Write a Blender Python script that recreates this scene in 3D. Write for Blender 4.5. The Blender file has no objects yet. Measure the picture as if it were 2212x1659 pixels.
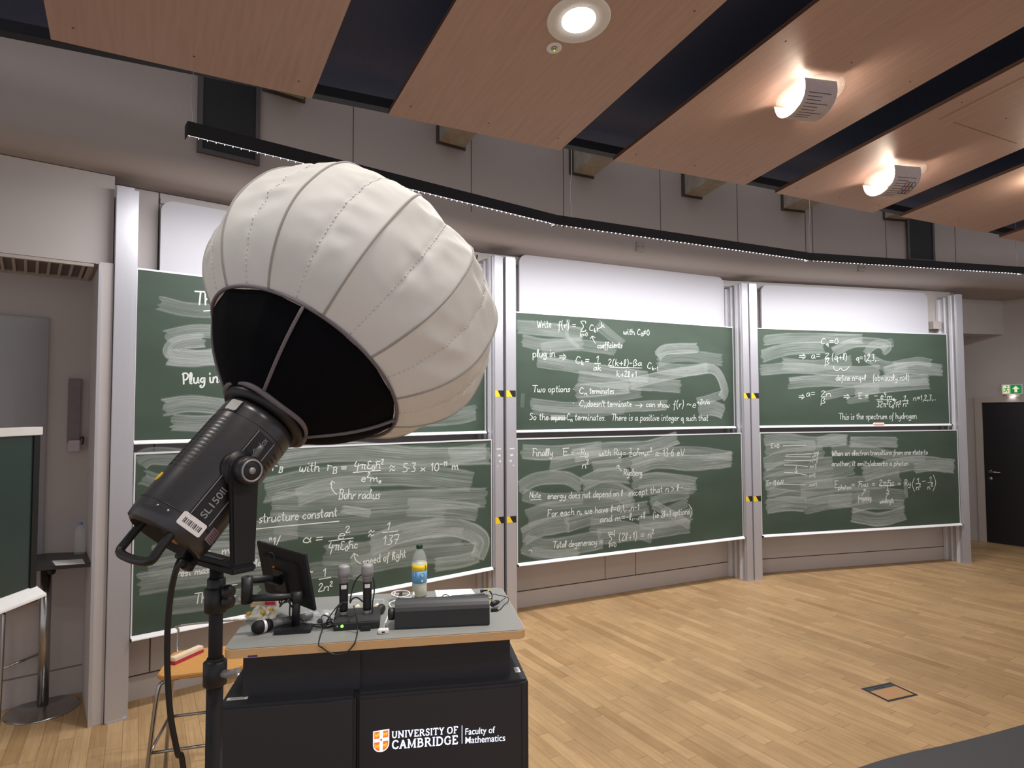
import bpy, bmesh, math, random
import numpy as np
from mathutils import Vector, Matrix, noise as mnoise
random.seed(7)
scene = bpy.context.scene
col = scene.collection
# ------------------------------------------------------------------ camera
F_PX, PITCH, ROLL, HC = 1341.146, math.radians(2.4744), math.radians(-0.24398), 1.96703
CX, CY = 1106.0, 829.5
cp, sp = math.cos(PITCH), math.sin(PITCH)
FW = Vector((0, cp, sp)); _u = Vector((0, -sp, cp)); _r = Vector((1, 0, 0))
RT = math.cos(ROLL) * _r + math.sin(ROLL) * _u
UP = -math.sin(ROLL) * _r + math.cos(ROLL) * _u
CAM = Vector((0, 0, HC))
cd = bpy.data.cameras.new('camera'); cam = bpy.data.objects.new('camera', cd); col.objects.link(cam)
cd.sensor_width = 36.0; cd.lens = 36.0 * F_PX / 2212.0; cd.clip_start = 0.02
cam.matrix_world = Matrix(((RT.x, UP.x, -FW.x, 0), (RT.y, UP.y, -FW.y, 0), (RT.z, UP.z, -FW.z, HC), (0, 0, 0, 1)))
scene.camera = cam
# ------------------------------------------------------------------ world, exposure, large lights
vs = scene.view_settings
vs.view_transform = 'Standard'; vs.look = 'None'; vs.gamma = 1; vs.use_curve_mapping = False
vs.exposure = 0.42
w = bpy.data.worlds.new('room_ambient'); scene.world = w; w.use_nodes = True
w.node_tree.nodes['Background'].inputs[0].default_value = (0.97, 0.95, 1.0, 1)
w.node_tree.nodes['Background'].inputs[1].default_value = 0.47

def area_light(name, loc, target, sx, sy, energy, color=(1, 1, 1), spread=180):
    l = bpy.data.lights.new(name, 'AREA'); l.shape = 'RECTANGLE'; l.size = sx; l.size_y = sy
    l.energy = energy; l.color = color; l.spread = math.radians(spread)
    o = bpy.data.objects.new(name, l); col.objects.link(o)
    o.location = loc; d = Vector(target) - Vector(loc)
    o.rotation_euler = d.to_track_quat('-Z', 'Y').to_euler()
    return o
TROUGH_W = 16.0      # watts per metre of the linear light over the boards
HALL_W = 8.0        # each ceiling downlight of the hall
# ------------------------------------------------------------------ pixel rays
def ray(px, py):
    return (RT * ((px - CX) / F_PX) + UP * ((CY - py) / F_PX) + FW)
def G(px, py, z=0.0):
    d = ray(px, py); return CAM + d * ((z - HC) / d.z)
def onplane(px, py, p0, n):
    d = ray(px, py); return CAM + d * ((Vector(p0) - CAM).dot(n) / d.dot(n))
def atdepth(px, py, y):
    d = ray(px, py); return CAM + d * (y / d.y)
# ------------------------------------------------------------------ slope of the wooden ceiling and its downlights
ZP = 3.717
D1 = ray(305, 1140).normalized()                     # down the slope towards the boards
E0 = G(838, 248, ZP); E1 = G(2130, 503, ZP); ED = (E1 - E0); ED.z = 0; ED.normalize()
PN = ED.cross(D1).normalized()
if PN.z < 0: PN = -PN
for hx, hy, hk in ((-2.2, 1.0, 1.1), (-0.25, 0.7, 2.2), (1.6, 0.2, 2.4), (2.6, 1.4, 3.2), (4.8, 2.6, 1.2), (5.6, 4.6, 1.2)):
    h_ = Vector((hx, hy, E0.z - (PN.x * (hx - E0.x) + PN.y * (hy - E0.y)) / PN.z)) - PN * 0.015
    area_light('hall_downlight', h_, h_ - PN, 0.35, 0.35, HALL_W * hk, (1.0, 0.93, 0.84), 150).data.shape = 'DISK'
# ------------------------------------------------------------------ materials
def lin(c):
    c = c / 255.0
    return c / 12.92 if c <= 0.04045 else ((c + 0.055) / 1.055) ** 2.4
MATS = {}
def mat(name, rgb, rough=0.6, metal=0.0, var=0.06, scale=30.0, bump=0.0, emit=None, es=0.0, spec=None, stretch=None):
    if name in MATS: return MATS[name]
    m = bpy.data.materials.new(name); m.use_nodes = True
    nt = m.node_tree; b = nt.nodes['Principled BSDF']
    c = tuple(lin(v) for v in rgb)
    tc = nt.nodes.new('ShaderNodeTexCoord')
    nz = nt.nodes.new('ShaderNodeTexNoise'); nz.inputs['Scale'].default_value = scale; nz.inputs['Detail'].default_value = 4
    if stretch:
        mp = nt.nodes.new('ShaderNodeMapping'); mp.inputs['Scale'].default_value = stretch
        nt.links.new(tc.outputs['Object'], mp.inputs['Vector']); nt.links.new(mp.outputs[0], nz.inputs['Vector'])
    else:
        nt.links.new(tc.outputs['Object'], nz.inputs['Vector'])
    rp = nt.nodes.new('ShaderNodeValToRGB')
    rp.color_ramp.elements[0].position = 0.3; rp.color_ramp.elements[1].position = 0.7
    rp.color_ramp.elements[0].color = (*[v * (1 - var) for v in c], 1)
    rp.color_ramp.elements[1].color = (*[min(1, v * (1 + var)) for v in c], 1)
    nt.links.new(nz.outputs[0], rp.inputs[0]); nt.links.new(rp.outputs[0], b.inputs['Base Color'])
    b.inputs['Roughness'].default_value = rough; b.inputs['Metallic'].default_value = metal
    if spec is not None: b.inputs['Specular IOR Level'].default_value = spec
    if bump:
        bp = nt.nodes.new('ShaderNodeBump'); bp.inputs['Strength'].default_value = bump; bp.inputs['Distance'].default_value = 0.002
        nt.links.new(nz.outputs[0], bp.inputs['Height']); nt.links.new(bp.outputs[0], b.inputs['Normal'])
    if emit:
        b.inputs['Emission Color'].default_value = (*[lin(v) for v in emit], 1); b.inputs['Emission Strength'].default_value = es
    MATS[name] = m
    return m
def glassy(name, rgb, alpha=0.25, rough=0.08):
    m = mat(name, rgb, rough, var=0.02)
    nt = m.node_tree; b = nt.nodes['Principled BSDF']; b.inputs['Alpha'].default_value = alpha
    return m
# ------------------------------------------------------------------ mesh helpers
class MB:
    def __init__(s): s.v = []; s.f = []; s.m = []; s.uv = None; s.smooth = []
    def add(s, vs, fs, mi=0, sm=False):
        k = len(s.v); s.v += [Vector(p) for p in vs]
        for f in fs: s.f.append([i + k for i in f]); s.m.append(mi); s.smooth.append(sm)
        return s
    def box(s, lo, hi, M=None, mi=0):
        (x0, y0, z0), (x1, y1, z1) = lo, hi
        vs = [(x0, y0, z0), (x1, y0, z0), (x1, y1, z0), (x0, y1, z0), (x0, y0, z1), (x1, y0, z1), (x1, y1, z1), (x0, y1, z1)]
        if M is not None: vs = [M @ Vector(p) for p in vs]
        return s.add(vs, [(3, 2, 1, 0), (4, 5, 6, 7), (0, 1, 5, 4), (1, 2, 6, 5), (2, 3, 7, 6), (3, 0, 4, 7)], mi)
    def prism(s, poly, z0, z1, M=None, mi=0, sm=False):
        n = len(poly)
        vs = [Vector((p[0], p[1], z0)) for p in poly] + [Vector((p[0], p[1], z1)) for p in poly]
        if M is not None: vs = [M @ p for p in vs]
        s.add(vs, [tuple(range(n))[::-1], tuple(range(n, 2 * n))], mi)
        k = len(s.v) - 2 * n
        for i in range(n):
            j = (i + 1) % n; s.f.append([k + i, k + j, k + n + j, k + n + i]); s.m.append(mi); s.smooth.append(sm)
        return s
    def tube(s, pts, r, seg=8, mi=0, closed=False):
        pts = [Vector(p) for p in pts]; n = len(pts)
        if n < 2: return s
        rs = r if isinstance(r, (list, tuple)) else [r] * n
        t0 = (pts[1] - pts[0]).normalized()
        a = t0.orthogonal().normalized(); vs = []
        for i, p in enumerate(pts):
            if closed: t = (pts[(i + 1) % n] - pts[i - 1]).normalized()
            else: t = (pts[min(n - 1, i + 1)] - pts[max(0, i - 1)]).normalized()
            a = (a - t * a.dot(t))
            a = a.normalized() if a.length > 1e-6 else t.orthogonal().normalized()
            b = t.cross(a)
            for k in range(seg):
                th = 2 * math.pi * k / seg; vs.append(p + (a * math.cos(th) + b * math.sin(th)) * rs[i])
        fs = []
        for i in range(n if closed else n - 1):
            j = (i + 1) % n
            for k in range(seg):
                l = (k + 1) % seg; fs.append((i * seg + k, i * seg + l, j * seg + l, j * seg + k))
        s.add(vs, fs, mi, True)
        if not closed:
            k0 = len(s.v) - n * seg
            s.f.append([k0 + i for i in range(seg)][::-1]); s.m.append(mi); s.smooth.append(False)
            s.f.append([k0 + (n - 1) * seg + i for i in range(seg)]); s.m.append(mi); s.smooth.append(False)
        return s
    def lathe(s, prof, M=None, seg=32, mi=0, sm=True):   # prof: (radius, height)
        vs = []; fs = []
        for r, z in prof:
            for k in range(seg):
                th = 2 * math.pi * k / seg; p = Vector((r * math.cos(th), r * math.sin(th), z)); vs.append(M @ p if M is not None else p)
        for i in range(len(prof) - 1):
            for k in range(seg):
                l = (k + 1) % seg; fs.append((i * seg + k, i * seg + l, (i + 1) * seg + l, (i + 1) * seg + k))
        s.add(vs, fs, mi, sm)
        k0 = len(s.v) - len(prof) * seg
        if prof[0][0] > 1e-5: s.f.append([k0 + i for i in range(seg)][::-1]); s.m.append(mi); s.smooth.append(False)
        if prof[-1][0] > 1e-5: s.f.append([k0 + (len(prof) - 1) * seg + i for i in range(seg)]); s.m.append(mi); s.smooth.append(False)
        return s
    def ribbon(s, pts, wd, nrm, mi=0):       # flat strip of width wd through pts on the plane with normal nrm
        pts = [Vector(p) for p in pts]; n = len(pts); nrm = Vector(nrm)
        vs = []
        for i, p in enumerate(pts):
            t = pts[min(n - 1, i + 1)] - pts[max(0, i - 1)]
            t = t.normalized() if t.length > 1e-9 else Vector((1, 0, 0))
            b = nrm.cross(t).normalized() * (wd / 2); vs += [p - b, p + b]
        s.add(vs, [(2 * i, 2 * i + 2, 2 * i + 3, 2 * i + 1) for i in range(n - 1)], mi)
        return s
MW = {}
def empty(name, loc, label, cat, group=None, M=None):
    o = bpy.data.objects.new(name, None); col.objects.link(o); o.empty_display_size = 0.1
    m = M.copy() if M is not None else Matrix.Translation(Vector(loc))
    o.matrix_world = m; MW[o] = m
    o['label'] = label; o['category'] = cat
    if group: o['group'] = group
    return o
def obj(name, mb, mats, parent=None, label=None, cat=None, group=None, kind=None, bevel=0.0, origin=True, M=None):
    me = bpy.data.meshes.new(name)
    if not isinstance(mats, (list, tuple)): mats = [mats]
    if parent is not None: M = MW[parent]
    elif M is None:
        if origin:
            xs = [p.x for p in mb.v]; ys = [p.y for p in mb.v]; zs = [p.z for p in mb.v]
            M = Matrix.Translation(((min(xs) + max(xs)) / 2, (min(ys) + max(ys)) / 2, min(zs)))
        else: M = Matrix.Identity(4)
    Mi = M.inverted()
    me.from_pydata([Mi @ p for p in mb.v], [], mb.f)
    for m in mats: me.materials.append(m)
    me.polygons.foreach_set('material_index', mb.m); me.polygons.foreach_set('use_smooth', mb.smooth)
    if mb.uv is not None:
        uvl = me.uv_layers.new(name='UVMap')
        for l in me.loops: uvl.data[l.index].uv = mb.uv[l.vertex_index][:2]
        at = me.attributes.new('op', 'FLOAT', 'POINT'); at.data.foreach_set('value', [u[2] for u in mb.uv])
    me.update()
    bm = bmesh.new(); bm.from_mesh(me); bmesh.ops.recalc_face_normals(bm, faces=bm.faces) if mb.uv is None else None
    if bevel:
        es = [e for e in bm.edges if len(e.link_faces) == 2 and e.calc_face_angle(0) > 0.6]
        if es: bmesh.ops.bevel(bm, geom=es, offset=bevel, segments=2, affect='EDGES', clamp_overlap=True)
    bm.to_mesh(me); bm.free()
    o = bpy.data.objects.new(name, me); col.objects.link(o)
    if parent is not None: o.parent = parent; MW[o] = MW[parent]
    else: o.matrix_world = M; MW[o] = M
    if label: o['label'] = label
    if cat: o['category'] = cat
    if group: o['group'] = group
    if kind: o['kind'] = kind
    return o
def struct(name, mb, m, parent=None, bevel=0.0): return obj(name, mb, m, parent, kind='structure' if parent is None else None, bevel=bevel)
def frameM(o, x, y, z=None):
    x = Vector(x).normalized(); y = Vector(y); 
    z = x.cross(y).normalized() if z is None else Vector(z).normalized(); y = z.cross(x)
    o = Vector(o)
    return Matrix(((x.x, y.x, z.x, o.x), (x.y, y.y, z.y, o.y), (x.z, y.z, z.z, o.z), (0, 0, 0, 1)))
def axisM(o, zdir, xhint=(1, 0, 0)):
    z = Vector(zdir).normalized(); x = Vector(xhint); x = (x - z * x.dot(z))
    x = x.normalized() if x.length > 1e-4 else z.orthogonal().normalized(); y = z.cross(x); o = Vector(o)
    return Matrix(((x.x, y.x, z.x, o.x), (x.y, y.y, z.y, o.y), (x.z, y.z, z.z, o.z), (0, 0, 0, 1)))
def smooth(pts, n=6, closed=False):
    pts = [Vector(p) for p in pts]
    if len(pts) < 3: return pts
    out = []; N = len(pts)
    for i in range(N if closed else N - 1):
        p0 = pts[i - 1] if (closed or i > 0) else pts[0]; p1 = pts[i]; p2 = pts[(i + 1) % N]
        p3 = pts[(i + 2) % N] if (closed or i + 2 < N) else pts[-1]
        for k in range(n):
            t = k / n
            out.append(0.5 * ((2 * p1) + (p2 - p0) * t + (2 * p0 - 5 * p1 + 4 * p2 - p3) * t * t + (3 * p1 - p0 - 3 * p2 + p3) * t ** 3))
    if not closed: out.append(pts[-1])
    return out
def rrect(w, h, r, seg=6, x0=0, y0=0):
    out = []
    for cx_, cy_, a0 in ((w - r, r, -90), (w - r, h - r, 0), (r, h - r, 90), (r, r, 180)):
        for k in range(seg + 1):
            a = math.radians(a0 + 90 * k / seg); out.append((x0 + cx_ + r * math.cos(a), y0 + cy_ + r * math.sin(a)))
    return out
def text_mesh(s, size, bold=0.0, align='LEFT', spacing=1.0):
    c = bpy.data.curves.new('t', 'FONT'); c.body = s; c.size = size; c.offset = bold * size; c.align_x = align; c.space_character = spacing
    o = bpy.data.objects.new('t', c); col.objects.link(o)
    dg = bpy.context.evaluated_depsgraph_get(); dg.update()
    me = bpy.data.meshes.new_from_object(o.evaluated_get(dg))
    vs = [v.co.copy() for v in me.vertices]; fs = [list(p.vertices) for p in me.polygons]
    bpy.data.objects.remove(o); bpy.data.curves.remove(c); bpy.data.meshes.remove(me)
    return vs, fs
# ------------------------------------------------------------------ board lines
BL = [(Vector((-2.4949, 4.101)), Vector((-0.1899, 5.8903))), (Vector((0.0353, 6.0024)), Vector((2.6704, 7.2439))), (Vector((2.8986, 7.3084)), Vector((5.7301, 8.0062)))]
BD = [(b - a).normalized() for a, b in BL]; BN = [Vector((-d.y, d.x)) for d in BD]
BW = [(b - a).length for a, b in BL]
def bp(i, s, o, z=0.0):
    p = BL[i][0] + BD[i] * s + BN[i] * o; return Vector((p.x, p.y, z))
BM = [frameM((BL[i][0].x, BL[i][0].y, 0), (BD[i].x, BD[i].y, 0), (BN[i].x, BN[i].y, 0)) for i in range(3)]   # local x along, y back, z up
BNV = [Vector((n.x, n.y, 0)) for n in BN]
def onboard(i, px, py, o=0.0):           # local coords (s, z) on board plane
    p = onplane(px, py, bp(i, 0, o), BNV[i]); q = BM[i].inverted() @ p
    return q.x, q.z
def isect(p, d, q, e):
    k = d.x * e.y - d.y * e.x; t = ((q.x - p.x) * e.y - (q.y - p.y) * e.x) / k; return p + d * t
def path(o, el=0.0, er=0.0):
    q = [BL[i][0] + BN[i] * o for i in range(3)]
    return [q[0] - BD[0] * el, isect(q[0], BD[0], q[1], BD[1]), isect(q[1], BD[1], q[2], BD[2]), BL[2][1] + BN[2] * o + BD[2] * er]
def spath(o, el, er):                    # the same line with the corners rounded off
    p = path(o, el, er); out = [p[0]]
    for i in (1, 2):
        a = p[i] + (p[i - 1] - p[i]).normalized() * 1.3; b = p[i] + (p[i + 1] - p[i]).normalized() * 1.3
        for k in range(13):
            t = k / 12; out.append(a * (1 - t) ** 2 + p[i] * 2 * t * (1 - t) + b * t * t)
    out.append(p[3]); return out
UWO = -0.15
UWP = spath(UWO, 3.5, 2.6)
def wall_hit(px, py, P=None):            # where a ray meets the upper wall; returns point, along-direction
    P = P or UWP; d = ray(px, py); d2 = Vector((d.x, d.y))
    for a, b in zip(P[:-1], P[1:]):
        e = b - a; k = d2.x * e.y - d2.y * e.x
        if abs(k) < 1e-9: continue
        t = (a.x * e.y - a.y * e.x) / k; u = (a.x * d2.y - a.y * d2.x) / k
        if t > 0 and -1e-6 <= u <= 1 + 1e-6: return CAM + d * t, e.normalized()
    raise ValueError((px, py))
# ================================================================== materials of the setting
def wood_floor():
    m = bpy.data.materials.new('oak_strip_floor'); m.use_nodes = True; nt = m.node_tree; N = nt.nodes; L = nt.links
    b = N['Principled BSDF']
    tc = N.new('ShaderNodeTexCoord'); mp = N.new('ShaderNodeMapping'); mp.inputs['Rotation'].default_value = (0, 0, math.radians(-121.0))
    L.new(tc.outputs['Object'], mp.inputs['Vector'])
    sx = N.new('ShaderNodeSeparateXYZ'); L.new(mp.outputs[0], sx.inputs[0])
    def M(op, a, bb=None, c=None):
        n = N.new('ShaderNodeMath'); n.operation = op
        for i, v in enumerate((a, bb, c)):
            if v is None: continue
            if isinstance(v, (int, float)): n.inputs[i].default_value = v
            else: L.new(v, n.inputs[i])
        return n.outputs[0]
    wv = M('DIVIDE', sx.outputs['Y'], 0.083); row = M('FLOOR', wv); fv = M('FRACT', wv)
    wn = N.new('ShaderNodeTexWhiteNoise'); wn.noise_dimensions = '1D'; L.new(row, wn.inputs['W'])
    lu = M('ADD', M('DIVIDE', sx.outputs['X'], 0.62), M('MULTIPLY', wn.outputs['Value'], 7.0)); cl = M('FLOOR', lu); fu = M('FRACT', lu)
    cb = N.new('ShaderNodeCombineXYZ'); L.new(row, cb.inputs[0]); L.new(cl, cb.inputs[1])
    w2 = N.new('ShaderNodeTexWhiteNoise'); w2.noise_dimensions = '2D'; L.new(cb.outputs[0], w2.inputs['Vector'])
    rp = N.new('ShaderNodeValToRGB'); e = rp.color_ramp.elements
    e[0].position = 0; e[0].color = (lin(164), lin(131), lin(90), 1); e[1].position = 1; e[1].color = (lin(192), lin(159), lin(116), 1)
    for p, c in ((0.1, (172, 139, 98)), (0.5, (179, 146, 104)), (0.88, (186, 153, 110))):
        q = rp.color_ramp.elements.new(p); q.color = (*[lin(v) for v in c], 1)
    L.new(w2.outputs['Value'], rp.inputs[0])
    # grain along the strip
    mp2 = N.new('ShaderNodeMapping'); mp2.inputs['Scale'].default_value = (2.2, 45, 1); L.new(mp.outputs[0], mp2.inputs['Vector'])
    ad = N.new('ShaderNodeVectorMath'); ad.operation = 'ADD'; L.new(mp2.outputs[0], ad.inputs[0]); L.new(w2.outputs['Color'], ad.inputs[1])
    nz = N.new('ShaderNodeTexNoise'); nz.inputs['Scale'].default_value = 1.6; nz.inputs['Detail'].default_value = 6; L.new(ad.outputs[0], nz.inputs['Vector'])
    gr = N.new('ShaderNodeMapRange'); gr.inputs['From Min'].default_value = 0.3; gr.inputs['From Max'].default_value = 0.7; gr.inputs['To Min'].default_value = 0.86; gr.inputs['To Max'].default_value = 1.1
    L.new(nz.outputs[0], gr.inputs[0])
    # scuffs: broad pale and dark wear
    ns = N.new('ShaderNodeTexNoise'); ns.inputs['Scale'].default_value = 1.3; ns.inputs['Detail'].default_value = 8; ns.inputs['Roughness'].default_value = 0.7; L.new(tc.outputs['Object'], ns.inputs['Vector'])
    sr = N.new('ShaderNodeMapRange'); sr.inputs['From Min'].default_value = 0.35; sr.inputs['From Max'].default_value = 0.7; sr.inputs['To Min'].default_value = 0.80; sr.inputs['To Max'].default_value = 1.12
    L.new(ns.outputs[0], sr.inputs[0])
    gv = M('MULTIPLY', gr.outputs[0], sr.outputs[0])
    # gaps between strips
    dv = M('MINIMUM', fv, M('SUBTRACT', 1, fv)); du = M('MINIMUM', fu, M('SUBTRACT', 1, fu))
    gap = M('MAXIMUM', M('LESS_THAN', dv, 0.016), M('LESS_THAN', du, 0.0028))
    vm = N.new('ShaderNodeVectorMath'); vm.operation = 'SCALE'; L.new(rp.outputs[0], vm.inputs[0]); L.new(gv, vm.inputs['Scale'])
    mx = N.new('ShaderNodeMix'); mx.data_type = 'RGBA'; mx.inputs['B'].default_value = (lin(120), lin(86), lin(56), 1)
    L.new(vm.outputs[0], mx.inputs['A']); L.new(M('MULTIPLY', gap, 0.75), mx.inputs['Factor'])
    L.new(mx.outputs['Result'], b.inputs['Base Color'])
    rr = N.new('ShaderNodeMapRange'); rr.inputs['To Min'].default_value = 0.36; rr.inputs['To Max'].default_value = 0.55; L.new(ns.outputs[0], rr.inputs[0]); L.new(rr.outputs[0], b.inputs['Roughness'])
    bu = N.new('ShaderNodeBump'); bu.inputs['Strength'].default_value = 0.25; bu.inputs['Distance'].default_value = 0.001
    L.new(M('SUBTRACT', 1, gap), bu.inputs['Height']); L.new(bu.outputs[0], b.inputs['Normal'])
    b.inputs['Specular IOR Level'].default_value = 0.35
    return m
M_floor = wood_floor()
M_wall = mat('painted_wall', (186, 178, 174), 0.75, var=0.02, scale=3)
M_upper = mat('upper_wall_panelling', (160, 151, 147), 0.8, var=0.02, scale=120)
M_white = mat('white_gloss_panel', (184, 182, 187), 0.45, var=0.01)
M_seam = mat('shadow_gap', (70, 62, 58), 0.9, var=0.02)
M_blackceil = mat('black_soffit', (70, 75, 100), 0.85, var=0.1, scale=60)
M_tray = mat('dark_blue_metal', (30, 32, 40), 0.6, var=0.04)
M_alu = mat('anodised_aluminium', (188, 186, 190), 0.38, 0.55, var=0.03, scale=8, stretch=(60, 60, 1))
M_alu_lt = mat('pale_aluminium_trim', (222, 221, 224), 0.35, 0.25, var=0.02)
M_steel = mat('chromed_steel', (178, 176, 174), 0.22, 1.0, var=0.03)
M_blk = mat('black_plastic', (24, 24, 27), 0.45, var=0.06, scale=80)
M_blkmat = mat('matt_black_paint', (20, 20, 24), 0.7, var=0.06)
M_conc = mat('cast_concrete', (150, 142, 132), 0.9, var=0.16, scale=14, bump=0.4)
M_veneer = mat('beech_veneer', (178, 148, 136), 0.45, var=0.07, scale=3.0, stretch=(1.0, 14, 14))
M_veneer_edge = mat('veneer_edge', (96, 66, 50), 0.6, var=0.05)
M_carpet = mat('grey_carpet', (74, 73, 76), 0.95, var=0.14, scale=260, bump=0.3)
M_doorblk = mat('dark_door_laminate', (22, 21, 24), 0.4, var=0.05)
M_frame = mat('grey_painted_frame', (176, 166, 158), 0.5, var=0.02)
M_bulb = mat('lit_lamp', (255, 255, 255), 0.5, var=0, emit=(255, 250, 242), es=14)
M_led = mat('lit_louvre_cell', (255, 255, 255), 0.5, var=0, emit=(250, 250, 255), es=2.2)
M_whiteplastic = mat('white_plastic', (226, 224, 222), 0.4, var=0.02)
M_paper = mat('white_paper', (228, 226, 226), 0.8, var=0.02)

# ================================================================== floor and carpet
b = MB(); b.box((-7, -3, -0.1), (10, 12, 0)); struct('floor', b, M_floor)
cpts = [G(1600, 1755), G(1859, 1659), G(1960, 1629), G(2055, 1608.5), G(2212, 1567), G(2420, 1504)]
cl = [(p.x, p.y) for p in smooth(cpts, 5)]
b = MB(); b.prism(cl + [(cl[-1][0] + 1, cl[-1][1] - 2.4), (cl[0][0], cl[0][1] - 1.2)], 0.0, 0.006); struct('floor_carpet', b, M_carpet)

# ================================================================== walls
def wallstrip(b, pts, z0, z1, th):       # pts 2D, thickness goes to the back
    for p, q in zip(pts[:-1], pts[1:]):
        d = (q - p).normalized(); M = frameM((p.x, p.y, 0), (d.x, d.y, 0), (-d.y, d.x, 0)); b.box((0, 0, z0), ((q - p).length, th, z1), M)
WO = 0.246
b = MB(); wallstrip(b, path(WO, 0.2, 0.3), 0.168, 3.54, 0.06); struct('wall_back', b, M_wall)
b = MB(); wallstrip(b, path(WO + 0.015, 0.2, 0.3), 0.0, 0.17, 0.04); struct('trim_1', b, M_seam)
b = MB(); wallstrip(b, path(WO - 0.002, 0.2, 0.3), 0.0, 0.158, 0.016); struct('baseboard_back', b, M_wall)
b = MB()                                                      # joints of the panelling under the middle board
for px in (1307, 1373):
    s, z = onboard(1, px, 1215, WO); b.box((s - 0.003, WO - 0.0015, 0.168), (s + 0.003, WO + 0.01, 1.2), BM[1])
for i, s0, s1 in ((0, 0.22, 2.9), (1, -0.05, 3.0), (2, -0.1, 2.75)):   # rail line high on the wall
    b.box((s0, WO - 0.0015, 3.435), (s1, WO + 0.01, 3.441), BM[i])
s, z = onboard(0, 343, 480, WO); b.box((s - 0.004, WO - 0.0015, 0.17), (s + 0.004, WO + 0.01, 3.54), BM[0])
struct('trim_2', b, M_seam)
b = MB()                                                      # rail that closes the top of the wall over the boards
for i, s0, s1 in ((0, 0.16, 2.9), (1, -0.05, 3.0), (2, -0.1, 2.6)):
    b.box((s0, WO - 0.02, 3.46), (s1, WO, 3.50), BM[i])
struct('trim_3', b, M_wall)
prof = [(0.95, 3.545), (0.0, 3.545)] + [(0.0 - 0.15 * math.sin(a), 3.695 - 0.15 * math.cos(a)) for a in [math.pi / 2 * k / 10 for k in range(1, 11)]] + [(-0.15, 4.3), (-0.15, 5.4)]
rows = [[Vector((p.x, p.y, z)) for p in spath(o, 3.5, 2.6)] for o, z in prof]
b = MB(); n = len(rows[0]); b.add([p for r in rows for p in r], [(i * n + k, i * n + k + 1, (i + 1) * n + k + 1, (i + 1) * n + k) for i in range(len(rows) - 1) for k in range(n - 1)], 0, True)
b.add([(p.x, p.y, z) for z in (3.9, 5.4) for p in spath(0.2, 3.5, 2.6)], [(k, n + k, n + k + 1, k + 1) for k in range(n - 1)])
struct('wall_upper', b, M_upper)
b = MB()                                                      # joints between the upper wall panels
for px in (762, 1018, 1217, 1426, 1592, 1738, 1753, 1911, 2060):
    p, e = wall_hit(px, 430)
    M = frameM((p.x, p.y, 0), (e.x, e.y, 0), (-e.y, e.x, 0)); b.box((-0.0025, -0.003, 3.76), (0.0025, 0.01, 4.9), M)
struct('trim_4', b, M_seam)
# niche on the left of the boards
b = MB(); wallstrip(b, [(BL[0][0] + BD[0] * s + BN[0] * 0.63) for s in (-4.2, -0.2)], 0.195, 2.95, 0.06)
b.box((-4.2, 0.645, 0.0), (-0.2, 0.69, 0.2), BM[0]); struct('wall_left', b, M_wall)
b = MB(); b.box((-4.2, 0.622, 0.0), (-0.2, 0.645, 0.185), BM[0]); struct('baseboard_left', b, M_wall)
b = MB(); b.box((-0.21, 0.0, 0.0), (-0.131, 0.69, 2.94), BM[0]); struct('wall_return', b, M_wall)
b = MB(); b.box((-0.214, -0.012, 0.0), (-0.196, 0.0, 2.92), BM[0]); struct('trim_5', b, M_alu)
b = MB(); b.box((-4.2, 0.07, 2.94), (-0.131, 0.8, 3.54), BM[0]); struct('wall_bulkhead_left', b, M_wall)
# right of the boards: bulkhead, side wall and the recess between
RA = Vector((6.71, 9.66)); RD = Vector((0.62, -0.78)).normalized(); RN = Vector((-RD.y, RD.x))
RM = frameM((RA.x, RA.y, 0), (RD.x, RD.y, 0), (RN.x, RN.y, 0))
b = MB(); b.box((-1.2, 0, 0), (4.6, 0.1, 5.4), RM); struct('wall_right', b, M_wall)
s1 = 2.9164 + 0.3
b = MB(); wallstrip(b, [BL[2][0] + BD[2] * (s1 - 0.06) + BN[2] * 1.45, BL[2][0] + BD[2] * 4.6 + BN[2] * 1.45], 0, 3.6, 0.05)
b.box((s1 - 0.06, WO, 0), (s1, 1.5, 3.54), BM[2]); struct('wall_recess', b, M_wall)
pb = isect(BL[2][0] + BN[2] * 0.66, BD[2], RA, RD); pc = isect(BL[2][0] + BN[2] * 1.45, BD[2], RA, RD)
pa = BL[2][0] + BN[2] * 0.66 + BD[2] * s1; pd = BL[2][0] + BN[2] * 1.45 + BD[2] * s1
b = MB(); b.prism([(p.x, p.y) for p in (pa, pb, pc, pd)], 3.05, 3.56); struct('wall_bulkhead_right', b, M_wall)
# side-wall door
def onright(px, py, o=0.0):
    p = onplane(px, py, (RA.x - RN.x * -o, RA.y - RN.y * -o, 0), (RN.x, RN.y, 0)); q = RM.inverted() @ p; return q.x, q.z
sd, _ = onright(2130, 1100)
DT = 2.06
b = MB(); b.box((-0.9, -0.014, 0), (sd - 0.09, 0, 0.16), RM); struct('baseboard_right', b, M_wall)
de = MB(); de.box((sd + 0.005, -0.02, 0.006), (sd + 0.93, 0, DT - 0.005), RM)
door = struct('door_1', de, M_doorblk)
fr = MB(); fr.box((sd - 0.085, -0.05, 0), (sd, 0, DT + 0.08), RM); fr.box((sd, -0.05, DT), (sd + 0.935, 0, DT + 0.08), RM); fr.box((sd + 0.935, -0.05, 0), (sd + 1.02, 0, DT + 0.08), RM)
fr.box((sd - 0.01, -0.036, 0), (sd + 0.004, -0.02, DT), RM)
obj('door_frame', fr, M_frame, door)
hs, hz = sd + 0.075, 1.04
hb = MB(); hb.lathe([(0.001, 0), (0.026, 0), (0.026, 0.008), (0.009, 0.01), (0.009, 0.05)], RM @ axisM((hs, -0.02, hz), (0, -1, 0)), 20)
hb.tube([RM @ Vector(p) for p in ((hs, -0.066, hz), (hs + 0.03, -0.07, hz), (hs + 0.13, -0.068, hz))], 0.01, 10)
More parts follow.
